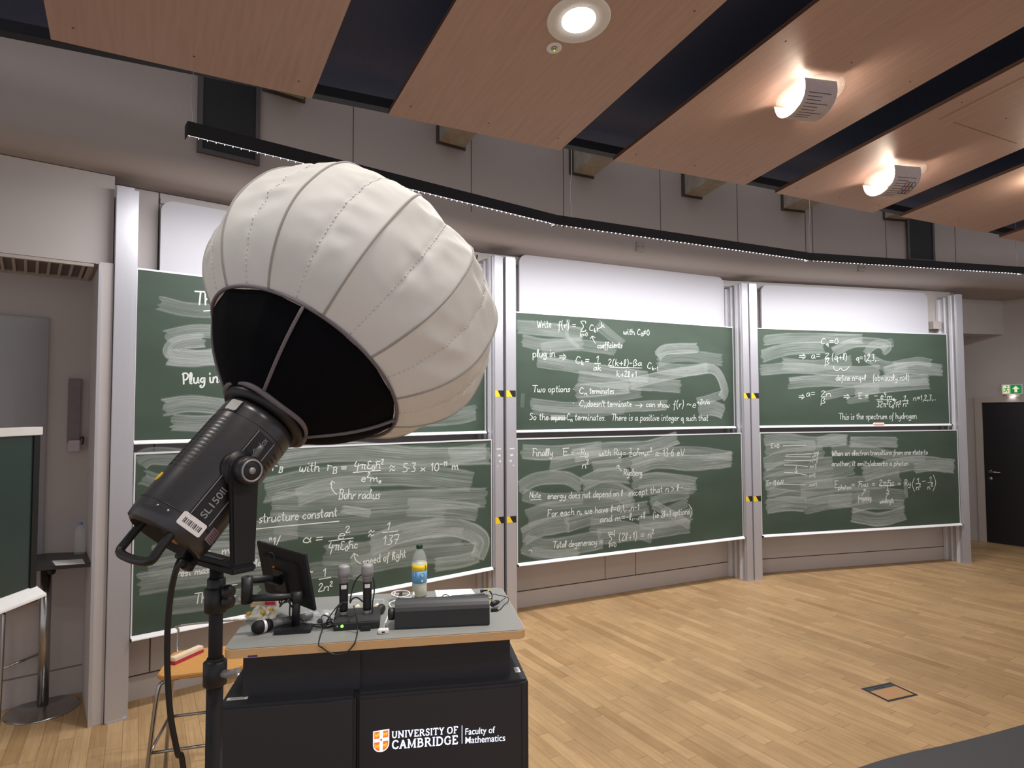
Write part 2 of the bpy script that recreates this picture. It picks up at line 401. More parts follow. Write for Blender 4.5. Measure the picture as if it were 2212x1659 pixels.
obj('door_handle', hb, M_steel, door)
hb = MB(); hb.lathe([(0.001, 0), (0.026, 0), (0.024, 0.009), (0.001, 0.01)], RM @ axisM((hs, -0.02, hz - 0.1), (0, -1, 0)), 20); obj('lock_rose', hb, M_steel, door)
# ================================================================== exit sign over the door
ex0, ez0 = onright(2166.5, 852); ex1, ez1 = onright(2211, 829.5)
eo = empty('exit_sign', RM @ Vector(((ex0 + ex1) / 2, 0, ez0)), 'lit green and white exit sign with running figure and up arrow above the dark door', 'exit sign')
b = MB(); b.box((ex0, -0.06, ez0), (ex1, -0.001, ez1), RM); obj('housing', b, M_whiteplastic, eo)
M_green = mat('sign_green', (20, 130, 70), 0.4, var=0.01, emit=(20, 140, 75), es=0.35)
M_cream = mat('sign_cream', (235, 236, 190), 0.4, var=0.01, emit=(236, 236, 190), es=0.45)
ew, eh = ex1 - ex0, ez1 - ez0
EM = RM @ frameM((ex0, -0.0615, ez0), (1, 0, 0), (0, 0, 1), (0, -1, 0))       # x along, y up, z out
m0 = 0.05 * ew; mid = 0.42 * ew
b = MB(); b.prism([(mid, m0), (ew - m0, m0), (ew - m0, eh - m0), (mid, eh - m0)], 0, 0.002, EM); pane = obj('arrow_pane', b, M_green, eo)
ax = (mid + ew - m0) / 2; u = (eh - 2 * m0)
b = MB(); b.prism([(ax - .13 * u, m0 + .12 * u), (ax + .13 * u, m0 + .12 * u), (ax + .13 * u, m0 + .5 * u), (ax + .36 * u, m0 + .5 * u), (ax, m0 + .9 * u), (ax - .36 * u, m0 + .5 * u), (ax - .13 * u, m0 + .5 * u)], 0.002, 0.004, EM); obj('arrow', b, M_cream, pane)
b = MB(); b.prism([(m0, m0), (mid, m0), (mid, eh - m0), (m0, eh - m0)], 0, 0.002, EM); pane = obj('figure_pane', b, M_cream, eo)
q = lambda x, y: EM @ Vector((m0 + (mid - m0) * x, m0 + u * y, 0.0035))
b = MB()
for pts, wd in ((((.52, .68), (.46, .42)), .16), (((.48, .42), (.68, .3), (.66, .1)), .11), (((.46, .42), (.36, .24), (.16, .2)), .11), (((.52, .66), (.74, .56), (.86, .62)), .09), (((.5, .66), (.3, .6), (.24, .44)), .09)):
    b.ribbon([q(*p) for p in pts], wd * u * 0.8, EM.to_3x3() @ Vector((0, 0, 1)))
b.prism([(m0 + (mid - m0) * .6 + .085 * u * math.cos(t), m0 + .82 * u + .085 * u * math.sin(t)) for t in [k * math.pi / 6 for k in range(12)]], 0.002, 0.004, EM)
b.ribbon([q(.08, .04), q(.08, .95), q(.92, .95), q(.92, .04)], .05 * u, EM.to_3x3() @ Vector((0, 0, 1)))
obj('running_figure', b, M_green, pane)
l = bpy.data.lights.new('exit_sign_lamp', 'SPOT'); l.energy = 1.6; l.spot_size = math.radians(110); l.spot_blend = 0.6; l.shadow_soft_size = 0.02
lo = bpy.data.objects.new('exit_sign_lamp', l); col.objects.link(lo); lo.location = RM @ Vector(((ex0 + ex1) / 2, -0.05, ez0 - 0.012)); lo.rotation_euler = Vector((RN.x * .35, RN.y * .35, -1)).to_track_quat('-Z', 'Y').to_euler()

# ================================================================== ceiling
def onpanel(px, py, off=0.0): return onplane(px, py, E0 + PN * off, PN)
def endpt(px, py): return onpanel(px, py)
panels = []
PCORN = [((110, 85), (673.5, 212.7), 'wooden ceiling panel above the balloon softbox, leftmost in view'),
         ((838, 248), (1210, 325), 'wooden ceiling panel with the round recessed downlight'),
         ((1325, 347), (1608, 400), 'wooden ceiling panel with the larger paper-covered light'),
         ((1675, 417), (1885, 460), 'wooden ceiling panel with the smaller, farther paper-covered light'),
         ((1945, 468), (2130, 503), 'wooden ceiling panel at right, second from the right edge of the picture'),
         ((2159, 513), (2330, 545), 'wooden ceiling panel cut off at the far right edge, only its corner in view')]
PM = None
for (a, c, lab) in PCORN:
    A, B = endpt(*a), endpt(*c); L = 9.0
    o = MB(); T = 0.026
    quad = [A, B, B - D1 * L, A - D1 * L]
    vs_ = quad + [p + PN * T for p in quad]
    o.add(vs_, [(0, 1, 2, 3)], 0); o.add(vs_, [(7, 6, 5, 4), (0, 4, 5, 1), (1, 5, 6, 2), (2, 6, 7, 3), (3, 7, 4, 0)], 1)
    # object frame runs along the board so that the veneer figure follows its length
    Mf = frameM((A + B) / 2, D1, ED, None)
    me = obj('ceiling_panel', o, [M_veneer, M_veneer_edge], M=Mf)
    me['label'] = lab; me['category'] = 'ceiling panel'; me['group'] = 'wooden ceiling panels'
    panels.append((A, B))
    sc = MB()                                        # screw heads
    for t in (0.08, 0.5, 0.92):
        for dd in (0.12, 1.3):
            p = A.lerp(B, t) - D1 * dd; sc.lathe([(0.001, -0.0015), (0.005, -0.001), (0.006, 0)], axisM(p, PN), 8)
    obj('screw_heads', sc, M_veneer_edge, me)
b = MB()
c0, c1 = onpanel(-500, -85, 0.42), onpanel(2700, 590, 0.42)
cA = onpanel(765, 203, 0.42); cs = [cA - ED * 7, cA + ED * 11]
b.add([cs[0], cs[1], cs[1] - D1 * 11, cs[0] - D1 * 11] + [p + PN * 0.05 for p in (cs[0], cs[1], cs[1] - D1 * 11, cs[0] - D1 * 11)], [(0, 1, 2, 3), (7, 6, 5, 4), (0, 4, 5, 1), (1, 5, 6, 2), (2, 6, 7, 3), (3, 7, 4, 0)])
struct('ceiling', b, M_blackceil)
b = MB(); t0 = E0 + D1 * 0.30; t0.z = 3.905
TMx = frameM(t0, ED, Vector((-ED.y, ED.x, 0))); b.box((-7, 0, 0), (8.5, 0.07, 0.062), TMx)
obj('cable_tray', b, M_tray, label='long dark metal cable tray running behind the ends of the wooden ceiling panels', cat='cable tray')
b = MB()                                             # joints in the panel with the smaller paper-covered light
for q0, q1 in (((2028, 258), (2216, 164)), ((2060, 264), (2196, 310))):
    p, q_ = onpanel(*q0), onpanel(*q1); d = (q_ - p).normalized(); b.box((0, -0.0015, -0.001), ((q_ - p).length, 0.0015, 0.002), frameM(p, d, PN.cross(d), PN))
pj = [o for o in bpy.data.objects if o.get('label', '').startswith('wooden ceiling panel with the smaller')][0]
obj('panel_joint', b, M_veneer_edge, pj)
# concrete beam ends in their wall pockets
for lab, (a, c, op) in zip(('concrete beam end in the wall beside the left dark panel, mostly behind a wooden panel', 'concrete beam end below the downlight panel, nearest the softbox',
        'concrete beam end beside the hanging wire in the middle', 'concrete beam end below the panel with the larger paper-covered light',
        'concrete beam end below the panel with the smaller paper-covered light', 'small concrete beam end touching the right dark wall panel'),
        (((575, 193), (655, 217), (566, 224)), ((948, 306), (1002, 321), (942, 326)), ((1238, 373), (1280, 383), (1229, 387)), ((1478, 421), (1514, 427), (1472, 430)), ((1691, 451), (1735, 456), (1687, 458)), ((1910, 472), (1954, 475), (1907, 477)))):
    p, e = wall_hit(*a); q_, _ = wall_hit(*c); q_.z = p.z = (p.z + q_.z) / 2
    ev = (q_ - p); wd = ev.length; ev.normalize(); dr = Vector((-D1.x, -D1.y, -D1.z))
    g = empty('concrete_beam', (p + q_) / 2, lab, 'concrete beam', 'concrete beam ends along the upper wall')
    b = MB(); h = 0.34; base = [p + D1 * 0.12, q_ + D1 * 0.12, q_ + dr * 1.5, p + dr * 1.5]
    b.add(base + [k + Vector((0, 0, h)) for k in base], [(0, 1, 2, 3), (7, 6, 5, 4), (0, 4, 5, 1), (1, 5, 6, 2), (2, 6, 7, 3), (3, 7, 4, 0)])
    obj('beam', b, M_conc, g)
    o0, _ = wall_hit(op[0], op[1]); M = frameM((o0.x, o0.y, 0), (ev.x, ev.y, 0), (-ev.y, ev.x, 0)); k = (p - o0).dot(ev)
    b = MB(); b.box((0, -0.012, p.z - 0.02), (k + wd + 0.012, 0.02, p.z + h), M); obj('pocket', b, M_seam, g)
# dark panels in the upper wall
for lab, x0, y0, x1, y1 in (('dark flat wall panel in a grey frame, behind the left end of the linear light', 426, 155, 560, 345), ('dark flat wall panel in a grey frame on the right, above the linear light', 1957, 478, 2015, 566)):
    p, e = wall_hit(x0, (y0 + y1) / 2); q_, _ = wall_hit(x1, (y0 + y1) / 2)
    zb = wall_hit((x0 + x1) / 2, y1)[0].z; ev = q_ - p; ev.z = 0; wd = ev.length; ev.normalize()
    M = frameM((p.x, p.y, 0), (ev.x, ev.y, 0), (-ev.y, ev.x, 0)); zt = zb + 1.25
    g = empty('wall_panel', ((p.x + q_.x) / 2, (p.y + q_.y) / 2, zb), lab, 'wall panel', 'dark panels in the upper wall')
    b = MB(); b.box((0.02, -0.02, zb + 0.02), (wd - 0.02, 0.02, zt), M); obj('panel_face', b, M_blkmat, g)
    b = MB()
    for q4 in (((0, -0.03, zb), (0.03, 0.02, zt)), ((wd - 0.03, -0.03, zb), (wd, 0.02, zt)), ((0.03, -0.03, zb), (wd - 0.03, 0.02, zb + 0.03))): b.box(*q4, M)
    obj('frame', b, mat('dark_grey_frame', (74, 70, 72), 0.6), g)
for lab, px, py in (('square blank socket plate on the upper wall over the middle board', 1382, 533), ('square blank socket plate on the upper wall over the right board', 1860, 578)):
    p, e = wall_hit(px, py); M = frameM((p.x, p.y, p.z), (e.x, e.y, 0), (-e.y, e.x, 0))
    g = empty('socket_plate', M @ Vector((0, 0, -.05)), lab, 'socket plate', 'blank plates on the upper wall')
    b = MB(); b.box((-.05, -.012, -.05), (.05, 0.01, .05), M); obj('plate', b, mat('grey_plate', (150, 140, 134), 0.6), g, bevel=0.004)
    for sx_ in (-.03, .03):
        b = MB(); b.lathe([(0.001, 0), (0.005, 0), (0.005, 0.003), (0.001, 0.003)], M @ axisM((sx_, -.012, 0), (0, -1, 0)), 10); obj('screw', b, M_seam, g)

# ================================================================== linear light over the boards
TP = path(-1.0, 3, 3); TZ = 3.488
a0, _ = wall_hit(401, 290, TP); a1, _ = wall_hit(2205, 588, TP)
TP = [Vector((a0.x, a0.y)), TP[1], TP[2], Vector((a1.x, a1.y))]
g = empty('linear_light', (TP[1].x, TP[1].y, TZ), 'long black suspended linear light hanging in front of the upper wall over the boards', 'light')
for p, q_ in zip(TP[:-1], TP[1:]):
    d = (q_ - p).normalized(); L = (q_ - p).length; M = frameM((p.x, p.y, TZ), (d.x, d.y, 0), (-d.y, d.x, 0))
    b = MB(); b.box((0.002, -0.04, 0.046), (L - 0.002, 0.04, 0.078), M); b.box((0.002, -0.04, 0), (L - 0.002, -0.036, 0.046), M); b.box((0.002, 0.037, 0.027), (L - 0.002, 0.04, 0.046), M)
    b.box((0.002, -0.036, 0), (0.006, 0.036, 0.046), M); b.box((L - 0.006, -0.036, 0), (L - 0.002, 0.036, 0.046), M)
    hs = obj('housing', b, M_blkmat, g)
    b = MB(); nc = int(L / 0.045)
    for k in range(nc):
        b.box((0.02 + k * (L - .03) / nc, -0.0355, 0.003), (0.023 + k * (L - .03) / nc, 0.0, 0.012), M)
    obj('louvre', b, mat('louvre_blade', (120, 120, 124), 0.35, 0.4), hs)
    cpt = M @ Vector((L / 2, 0.002, 0.022)); tg = M @ Vector((L / 2, 0.8, -1.4))
    lo = area_light('linear_light_lamp', cpt, tg, L - 0.03, 0.05, TROUGH_W * L, (0.97, 0.97, 1.0), 150)
    xa = Vector((d.x, d.y, 0)); za = -(tg - cpt).normalized(); ya = za.cross(xa); lo.rotation_euler = Matrix((xa, ya, za)).transposed().to_euler()
def hang(pt2, ztop, tag, jog=True):
    x, y = pt2; zz = TZ + 0.078; k = ztop - zz
    pts = [(x, y, zz), (x + .004, y, zz + .1 * k), (x - .004, y, zz + .2 * k), (x - .005, y, zz + .4 * k), (x + .004, y, zz + .5 * k), (x + .006, y, zz + .7 * k), (x + .005, y, ztop)]
    b = MB(); b.tube(smooth(pts, 4), 0.0022, 6); obj('hanging_wire', b, M_alu_lt, g)
def onseg(px, py):
    p, _ = wall_hit(px, py, TP); return p.x, p.y
hang(onseg(414, 270), 4.1, 0); hang(onseg(1234, 470), 4.3, 0); hang(onseg(1750, 540), 4.3, 0); hang(onseg(2197, 580), 4.4, 0)

# ================================================================== lights in the wooden panels
def panel_frame(px, py):
    p = onpanel(px, py); return frameM(p, ED, D1, -PN)      # z points down into the room
M = panel_frame(1250, 42); pw = (onpanel(1318, 42) - onpanel(1182, 42)).length / 2
dl = empty('downlight', M.translation, 'round recessed downlight with wide white rim in the wooden ceiling panel', 'downlight')
b = MB(); ri = pw * 0.54; b.lathe([(pw, 0), (pw, 0.004), (pw - 0.006, 0.007), (ri, 0.007), (ri - 0.003, 0.002)], M, 48); obj('rim', b, M_whiteplastic, dl)
b = MB(); b.lathe([(0.0005, 0.0045), (ri - 0.002, 0.0045)], M, 40); obj('lamp', b, M_bulb, dl)
area = area_light('downlight_lamp', M @ Vector((0, 0, 0.02)), M @ Vector((0, 0, 1)), ri * 1.6, ri * 1.6, 40, (1, 0.97, 0.93), 150)
M = panel_frame(1197, 103)
sn = empty('ceiling_sensor', M.translation, 'small round white ceiling sensor beside the round downlight', 'sensor')
b = MB(); b.lathe([(0.040, 0), (0.040, 0.004), (0.036, 0.006), (0.018, 0.006), (0.015, 0.002)], M, 28); obj('rim', b, M_whiteplastic, sn)
b = MB(); b.lathe([(0.0145, 0.002), (0.012, 0.008), (0.006, 0.012), (0.0005, 0.013)], M, 20); lens = obj('lens', b, M_steel, sn)
b = MB(); b.lathe([(0.004, 0.011), (0.003, 0.014), (0.0005, 0.0145)], M @ Matrix.Translation((0.004, -0.006, 0)), 10); obj('indicator', b, mat('green_led', (120, 255, 60), 0.4, emit=(120, 255, 60), es=2), lens)
def paper_light(px, py, wpx, lab, dots, plab):
    c = panel_frame(px, py); R_ = (onpanel(px + wpx / 2, py) - onpanel(px - wpx / 2, py)).length / 2
    g = empty('ceiling_light', c.translation, lab, 'ceiling light', 'paper-covered ceiling lights')
    b = MB(); b.lathe([(R_, 0.012), (R_, 0.020), (R_ * 0.6, 0.024), (R_ * 0.45, 0.024)], c, 40); obj('glass_disc', b, glassy('clear_glass_disc', (225, 225, 220), 0.28), g)
    b = MB(); b.lathe([(R_ * 0.45, 0.0), (R_ * 0.45, 0.03), (R_ * 0.40, 0.032), (R_ * 0.40, 0.004)], c, 32); obj('rim', b, M_whiteplastic, g)
    b = MB(); b.lathe([(R_ * 0.39, 0.006), (R_ * 0.36, 0.03), (R_ * 0.2, 0.045), (0.0005, 0.05)], c, 28); obj('bulb', b, M_bulb, g)
    # curved sheet of paper slung under the lamp
    b = MB(); nseg = 20; hw = R_ * 0.72; depth = R_ * 0.72
    A = Matrix.Translation((-R_ * .26, 0, 0)) @ Matrix.Rotation(math.radians(10), 4, 'Z')
    vs_ = []
    for off in (0, 0.0012):
        for k in range(nseg + 1):
            th = math.pi * (k / nseg); x = (hw - off) * math.cos(th); z = 0.024 + (depth - off) * math.sin(th) ** 0.75
            for yy in (-R_ * 0.56, R_ * 0.60): vs_.append(c @ A @ Vector((yy, x, z)))
    m_ = 2 * (nseg + 1)
    fs = [(2 * k, 2 * k + 1, 2 * k + 3, 2 * k + 2) for k in range(nseg)] + [(m_ + 2 * k, m_ + 2 * k + 2, m_ + 2 * k + 3, m_ + 2 * k + 1) for k in range(nseg)]
    b.add(vs_, fs, 0, True)
    ps = obj('paper_cover', b, M_paper_cover, g, label=plab)
    b = MB()                                                    # printed lines on the sheet
    for k in range(9):
        th = math.radians(28 + 9 * k); zz = 0.0245 + depth * math.sin(th) ** 0.75 + 0.0008; x = (hw + .001) * math.cos(th)
        y0, y1 = (-0.42 * R_, 0.1 * R_) if (k % 3) else (-0.42 * R_, 0.4 * R_)
        n_ = (c @ A).to_3x3() @ Vector((0, math.cos(th), math.sin(th)))
        b.ribbon([c @ A @ Vector((y0, x, zz)), c @ A @ Vector((y1, x, zz))], 0.0035, n_)
    obj('printed_lines', b, mat('printed_ink', (70, 62, 66), 0.8), ps)
    if dots:
        for i, (rgb, nm) in enumerate((((180, 60, 80), 'red'), ((70, 80, 140), 'blue'), ((70, 120, 70), 'green'))):
            b = MB()
            for k in range(3):
                th = math.radians(48 + 14 * ((i + k) % 3)); zz = 0.0245 + depth * math.sin(th) ** 0.75 + 0.001; x = (hw + .001) * math.cos(th)
                n_ = (c @ A).to_3x3() @ Vector((0, math.cos(th), math.sin(th)))
                cc = c @ A @ Vector((R_ * (0.12 + 0.14 * k), x, zz)); M2 = axisM(cc, n_)
                b.tube([M2 @ Vector((R_ * .09 * math.cos(t), R_ * .09 * math.sin(t), 0)) for t in [j * math.pi / 6 for j in range(12)]], 0.002, 5, closed=True)
            obj('printed_rings', b, mat('ink_' + nm, rgb, 0.8), ps)
    l = bpy.data.lights.new('ceiling_light_lamp', 'POINT'); l.energy = 3.6; l.color = (1, 0.86, 0.66); l.shadow_soft_size = 0.045
    o = bpy.data.objects.new('ceiling_light_lamp', l); col.objects.link(o); o.location = c @ Vector((-R_ * .1, 0, 0.115))
M_paper_cover = mat('printed_paper', (188, 178, 180), 0.8, var=0.05, scale=40)
paper_light(1748, 200, 128, 'larger ceiling light with a curved printed paper sheet slung under it', False, 'grey printed paper sheet')
paper_light(1932, 377, 106, 'smaller, farther ceiling light with a curved paper sheet showing printed rings', True, 'brown printed paper sheet with rings')
l = bpy.data.lights.new('hall_lamp', 'POINT'); l.energy = 6; l.color = (1, 0.86, 0.66); l.shadow_soft_size = 0.05
o = bpy.data.objects.new('hall_lamp', l); col.objects.link(o); o.location = onpanel(2262, 375) - PN * 0.09
# ================================================================== chalkboards
def board_green():
    m = bpy.data.materials.new('green_chalkboard'); m.use_nodes = True; nt = m.node_tree; b = nt.nodes['Principled BSDF']
    tc = nt.nodes.new('ShaderNodeTexCoord'); mp = nt.nodes.new('ShaderNodeMapping'); mp.inputs['Scale'].default_value = (0.7, 1, 2.2); nt.links.new(tc.outputs['Object'], mp.inputs['Vector'])
    nz = nt.nodes.new('ShaderNodeTexNoise'); nz.inputs['Scale'].default_value = 1.6; nz.inputs['Detail'].default_value = 7; nt.links.new(mp.outputs[0], nz.inputs['Vector'])
    rp = nt.nodes.new('ShaderNodeValToRGB'); e = rp.color_ramp.elements
    e[0].position = 0.35; e[0].color = (lin(60), lin(73), lin(61), 1); e[1].position = 0.75; e[1].color = (lin(70), lin(84), lin(72), 1)
    nt.links.new(nz.outputs[0], rp.inputs[0]); nt.links.new(rp.outputs[0], b.inputs['Base Color']); b.inputs['Roughness'].default_value = 0.55; b.inputs['Specular IOR Level'].default_value = 0.25
    return m
M_green_board = board_green()
def chalk_smear():
    m = bpy.data.materials.new('erased_chalk_film'); m.use_nodes = True; nt = m.node_tree; N = nt.nodes; L = nt.links
    b = N['Principled BSDF']; b.inputs['Base Color'].default_value = (0.62, 0.66, 0.62, 1); b.inputs['Roughness'].default_value = 0.9; b.inputs['Specular IOR Level'].default_value = 0.1
    uv = N.new('ShaderNodeUVMap'); uv.uv_map = 'UVMap'; at = N.new('ShaderNodeAttribute'); at.attribute_name = 'op'
    def M(op, a, bb=None, clamp=False):
        n = N.new('ShaderNodeMath'); n.operation = op; n.use_clamp = clamp
        for i, v in enumerate((a, bb)):
            if v is None: continue
            if isinstance(v, (int, float)): n.inputs[i].default_value = v
            else: L.new(v, n.inputs[i])
        return n.outputs[0]
    def noise(sx, sy, sc, det):
        mp = N.new('ShaderNodeMapping'); mp.inputs['Scale'].default_value = (sx, sy, 1); L.new(uv.outputs[0], mp.inputs[0])
        n = N.new('ShaderNodeTexNoise'); n.inputs['Scale'].default_value = sc; n.inputs['Detail'].default_value = det; L.new(mp.outputs[0], n.inputs['Vector']); return n.outputs[0]
    s = N.new('ShaderNodeSeparateXYZ'); L.new(uv.outputs[0], s.inputs[0])
    vfr = M('FRACT', s.outputs['Y'])
    streak = noise(1.3, 34, 1.0, 4); patch = noise(2.0, 2.0, 1.0, 4)
    k = M('MULTIPLY', M('ADD', M('MULTIPLY', M('SUBTRACT', streak, 0.36), 2.4, True), 0.28), M('ADD', M('MULTIPLY', patch, 1.3), 0.1))
    ed = M('MINIMUM', vfr, M('SUBTRACT', 1, vfr)); edw = M('ADD', ed, M('MULTIPLY', M('SUBTRACT', noise(5, 3, 1, 3), 0.5), 0.16))
    soft = M('MULTIPLY', edw, 9, True)
    rim = M('MULTIPLY', M('SUBTRACT', 1, M('MULTIPLY', M('ABSOLUTE', M('SUBTRACT', edw, 0.09)), 18, True)), 0.35)
    a = M('MULTIPLY', M('MULTIPLY', M('ADD', k, rim), soft), at.outputs['Fac'], True)
    a = M('MULTIPLY', a, 1.15, True)
    L.new(a, b.inputs['Alpha'])
    return m
M_smear = chalk_smear()
M_chalk = mat('white_chalk', (206, 210, 203), 0.9, var=0.06, scale=300)
M_chalk_thin = M_chalk
ZL0, ZL1, ZU0, ZU1, UO = 0.497, 1.697, 1.764, 2.947, 0.10
boards = {}
def make_board(i, up, lab):
    o, z0, z1 = (UO, ZU0, ZU1) if up else (0.0, ZL0, ZL1)
    x0, x1 = 0.006, BW[i] - 0.006
    g = empty('chalkboard', bp(i, BW[i] / 2, o, z0), lab, 'chalkboard', 'sliding green chalkboards')
    M = BM[i]
    b = MB(); b.box((x0 + 0.008, o, z0 + 0.012), (x1 - 0.008, o + 0.028, z1 - 0.008), M); obj('writing_surface', b, M_green_board, g)
    b = MB()
    b.box((x0, o - 0.004, z1 - 0.008), (x1, o + 0.03, z1 + 0.004), M); b.box((x0, o - 0.004, z0), (x0 + 0.009, o + 0.03, z1 - 0.008), M); b.box((x1 - 0.009, o - 0.004, z0), (x1, o + 0.03, z1 - 0.008), M)
    fr = obj('frame', b, M_alu_lt, g)
    b = MB(); b.prism([(o - 0.006, z0 + 0.014), (o - 0.034, z0 - 0.004), (o - 0.036, z0 - 0.010), (o - 0.030, z0 - 0.013), (o + 0.03, z0 - 0.010), (o + 0.03, z0 + 0.012)], x0, x1, M @ Matrix(((0, 0, 1, 0), (1, 0, 0, 0), (0, 1, 0, 0), (0, 0, 0, 1)))); obj('chalk_ledge', b, M_whiteplastic, g, bevel=0.0015)
    for xa in (x0, x1):
        b = MB(); b.box((xa - 0.004, o - 0.037, z0 - 0.014), (xa + 0.004, o + 0.0, z0 + 0.004), M); obj('corner_cap', b, M_blk, g)
    boards[(i, up)] = g
make_board(0, True, 'upper left green chalkboard, mostly hidden behind the white balloon softbox')
make_board(0, False, 'lower left green chalkboard with the fine structure constant, behind the lectern')
make_board(1, True, 'upper middle green chalkboard beginning with Write f(r)')
make_board(1, False, 'lower middle green chalkboard beginning with Finally and E')
make_board(2, True, 'upper right green chalkboard ending This is the spectrum of hydrogen')
make_board(2, False, 'lower right green chalkboard with the energy level diagram at its left')

# ------------------------------------------------------------------ handwriting: one-line letter shapes drawn as chalk strokes
# points are hex pairs x,y; baseline y=4, x-height y=9, tall letters y=e
PENS = {}
def _def(ch, adv, *strokes): PENS[ch] = (adv, [[(int(s[i], 16), int(s[i + 1], 16)) for i in range(0, len(s), 2)] for s in strokes])
for a_ in ('a,7,69 39 17 15 34 45 68,69 65 74', 'b,7,1e 14,17 39 59 67 65 44 24 16', 'c,6,58 39 17 15 34 44 55', 'd,7,68 39 17 15 34 44 66,6e 65 74', 'e,6,17 57 58 49 29 16 15 34 44 55',
 'f,5,5d 4e 3c 24 21 10,09 49', 'g,7,68 39 17 16 35 45 68,69 63 51 30 11 22', 'h,7,1e 14,17 39 59 67 64 74', 'i,3,19 15 24 34,1c 1d', 'j,4,29 22 10 01,2c 2d', 'k,6,1e 14,59 17,27 54 64', 'l,4,15 26 3b 3d 2e 1c 15 24 34',
 'm,a,19 14,17 38 49 56 54,57 78 89 95 94 a4', 'n,7,19 14,17 39 59 67 64 74', 'o,6,39 18 16 24 44 56 58 39', 'p,7,19 10,17 39 59 67 65 44 24 16', 'q,7,68 39 17 15 34 45 68,69 60 72', 'r,5,19 14,17 38 49 59', 's,5,58 39 18 27 46 45 34 14', 't,5,2d 26 34 44,0a 4a', 'u,7,19 15 24 44 67,69 65 74', 'v,6,19 34 59', 'w,9,19 15 34 48,48 54 74 89', 'x,6,19 64,69 14', 'y,7,19 16 25 45 68,69 63 51 30 11', 'z,6,19 69 14 64',
 'A,8,14 5e 94,38 78', 'B,8,2e 24,1e 5e 7c 6a 29,29 69 76 64 14', 'C,8,7c 6d 4e 2b 17 25 44 75', 'E,8,2e 24,1e 8e,29 69,24 84', 'F,8,2e 24,1e 8e,29 69', 'N,9,14 2e,2e 84,84 8e', 'P,8,2e 24,1d 4e 7d 7a 58 28', 'R,9,2e 24,1d 4e 7d 7a 58 28,48 94', 'S,7,6d 4e 2d 2b 59 67 55 34 14', 'T,8,0e 9e,5e 44', 'V,8,1e 44 8e', 'W,b,1e 34 6c,6c 74 ae',
 '0,7,4e 2c 18 25 44 66 6a 5d 4e', '1,4,1b 3e,3e 34', '2,6,1c 2e 4e 5c 4a 14 64', '3,6,1e 5e 39 58 56 44 14', '4,7,3e 18 78,6b 40', '5,6,6e 2e,2e 2a 59 66 44 14', '6,7,5e 2a 16 34 54 67 59 39 17', '7,7,1e 6e 34,29 69', '8,7,5d 3e 2c 48 66 44 26 48 6c 5d', '9,6,5b 4e 2d 1b 39 5b,5d 54',
 '=,8,17 77,1a 7a', '-,6,18 58', '+,7,17 67,4a 44', '(,4,3f 2d 18 23 31', '),4,1f 2d 38 23 11', '/,5,12 5e', '.,3,14 24', '\x2c,3,25 21', '>,7,1a 67 14', '~,8,17 39 57 78', '≈,8,16 38 56 77,1a 3c 5a 7b', '·,3,18 28', ':,3,15 25,19 29', "',2,2e 1b", 'Σ,9,8c 8e 1e 59 14 84 85',
 'ħ,7,2e 14,17 39 59 67 64 74,0c 6d', 'π,8,09 2a 79,39 34,69 64 74', 'ε,6,5d 3e 1c 2a 39,39 17 15 34 54 65', 'α,8,89 64 34 15 17 39 49 76 84', 'β,7,10 1b 3e 5d 5b 39,39 67 65 44 24', 'λ,7,1e 2e 44 64,3a 14', 'ω,9,28 16 25 34 48,48 54 74 87 79', '⇒,c,17 87,1a 8a,6d a8 64', '→,c,18 a8,7b a8 75', 'Γ,7,19 14,0a 69', '≠,8,17 77,1a 7a,23 5d', '×,7,18 64,14 68', '“,4,1e 1b,3e 3b', ' ,4,'):
    p_ = a_.split(',') if not a_.startswith(',') else [','] + a_[2:].split(',')
    _def(p_[0], int(p_[1], 16), *[s.replace(' ', '') for s in p_[2:] if s])
PENS[','] = (3, [[(2, 5), (2, 3), (1, 2)]])
def layout(txt):                          # returns strokes in font units (baseline 0, cap 10) and the advance; ^ and _ raise or lower one sign or a {group}
    out = []; x = 0.0; i = 0; mode = 0; grp = False
    while i < len(txt):
        c = txt[i]
        if c in '^_': mode = 1 if c == '^' else -1; i += 1; grp = txt[i] == '{'; i += 1 if grp else 0; c = txt[i]
        if c == '}': mode = 0; grp = False; i += 1; continue
        adv, st = PENS.get(c, (5, []))
        sc_, dy = (1, 0) if mode == 0 else ((0.62, 5.2) if mode == 1 else (0.62, -2.2))
        jy = random.uniform(-.25, .25); sh = random.uniform(.02, .16)
        for s in st: out.append([(x + (px + (py - 4) * sh) * sc_, (py - 4 + jy) * sc_ + dy) for px, py in s])
        x += (adv + 0.5) * sc_
        if mode and not grp: mode = 0
        i += 1
    return out, x
def cr2(pts, n=5): return [(p.x, p.y) for p in smooth([(a, c, 0) for a, c in pts], n)] if len(pts) > 2 else pts
def Wpt(key, s, z, lift=0.0012):
    i, up = key; return BM[i] @ Vector((s, (UO if up else 0.0) - lift, z))
CHALK_W = 0.0075
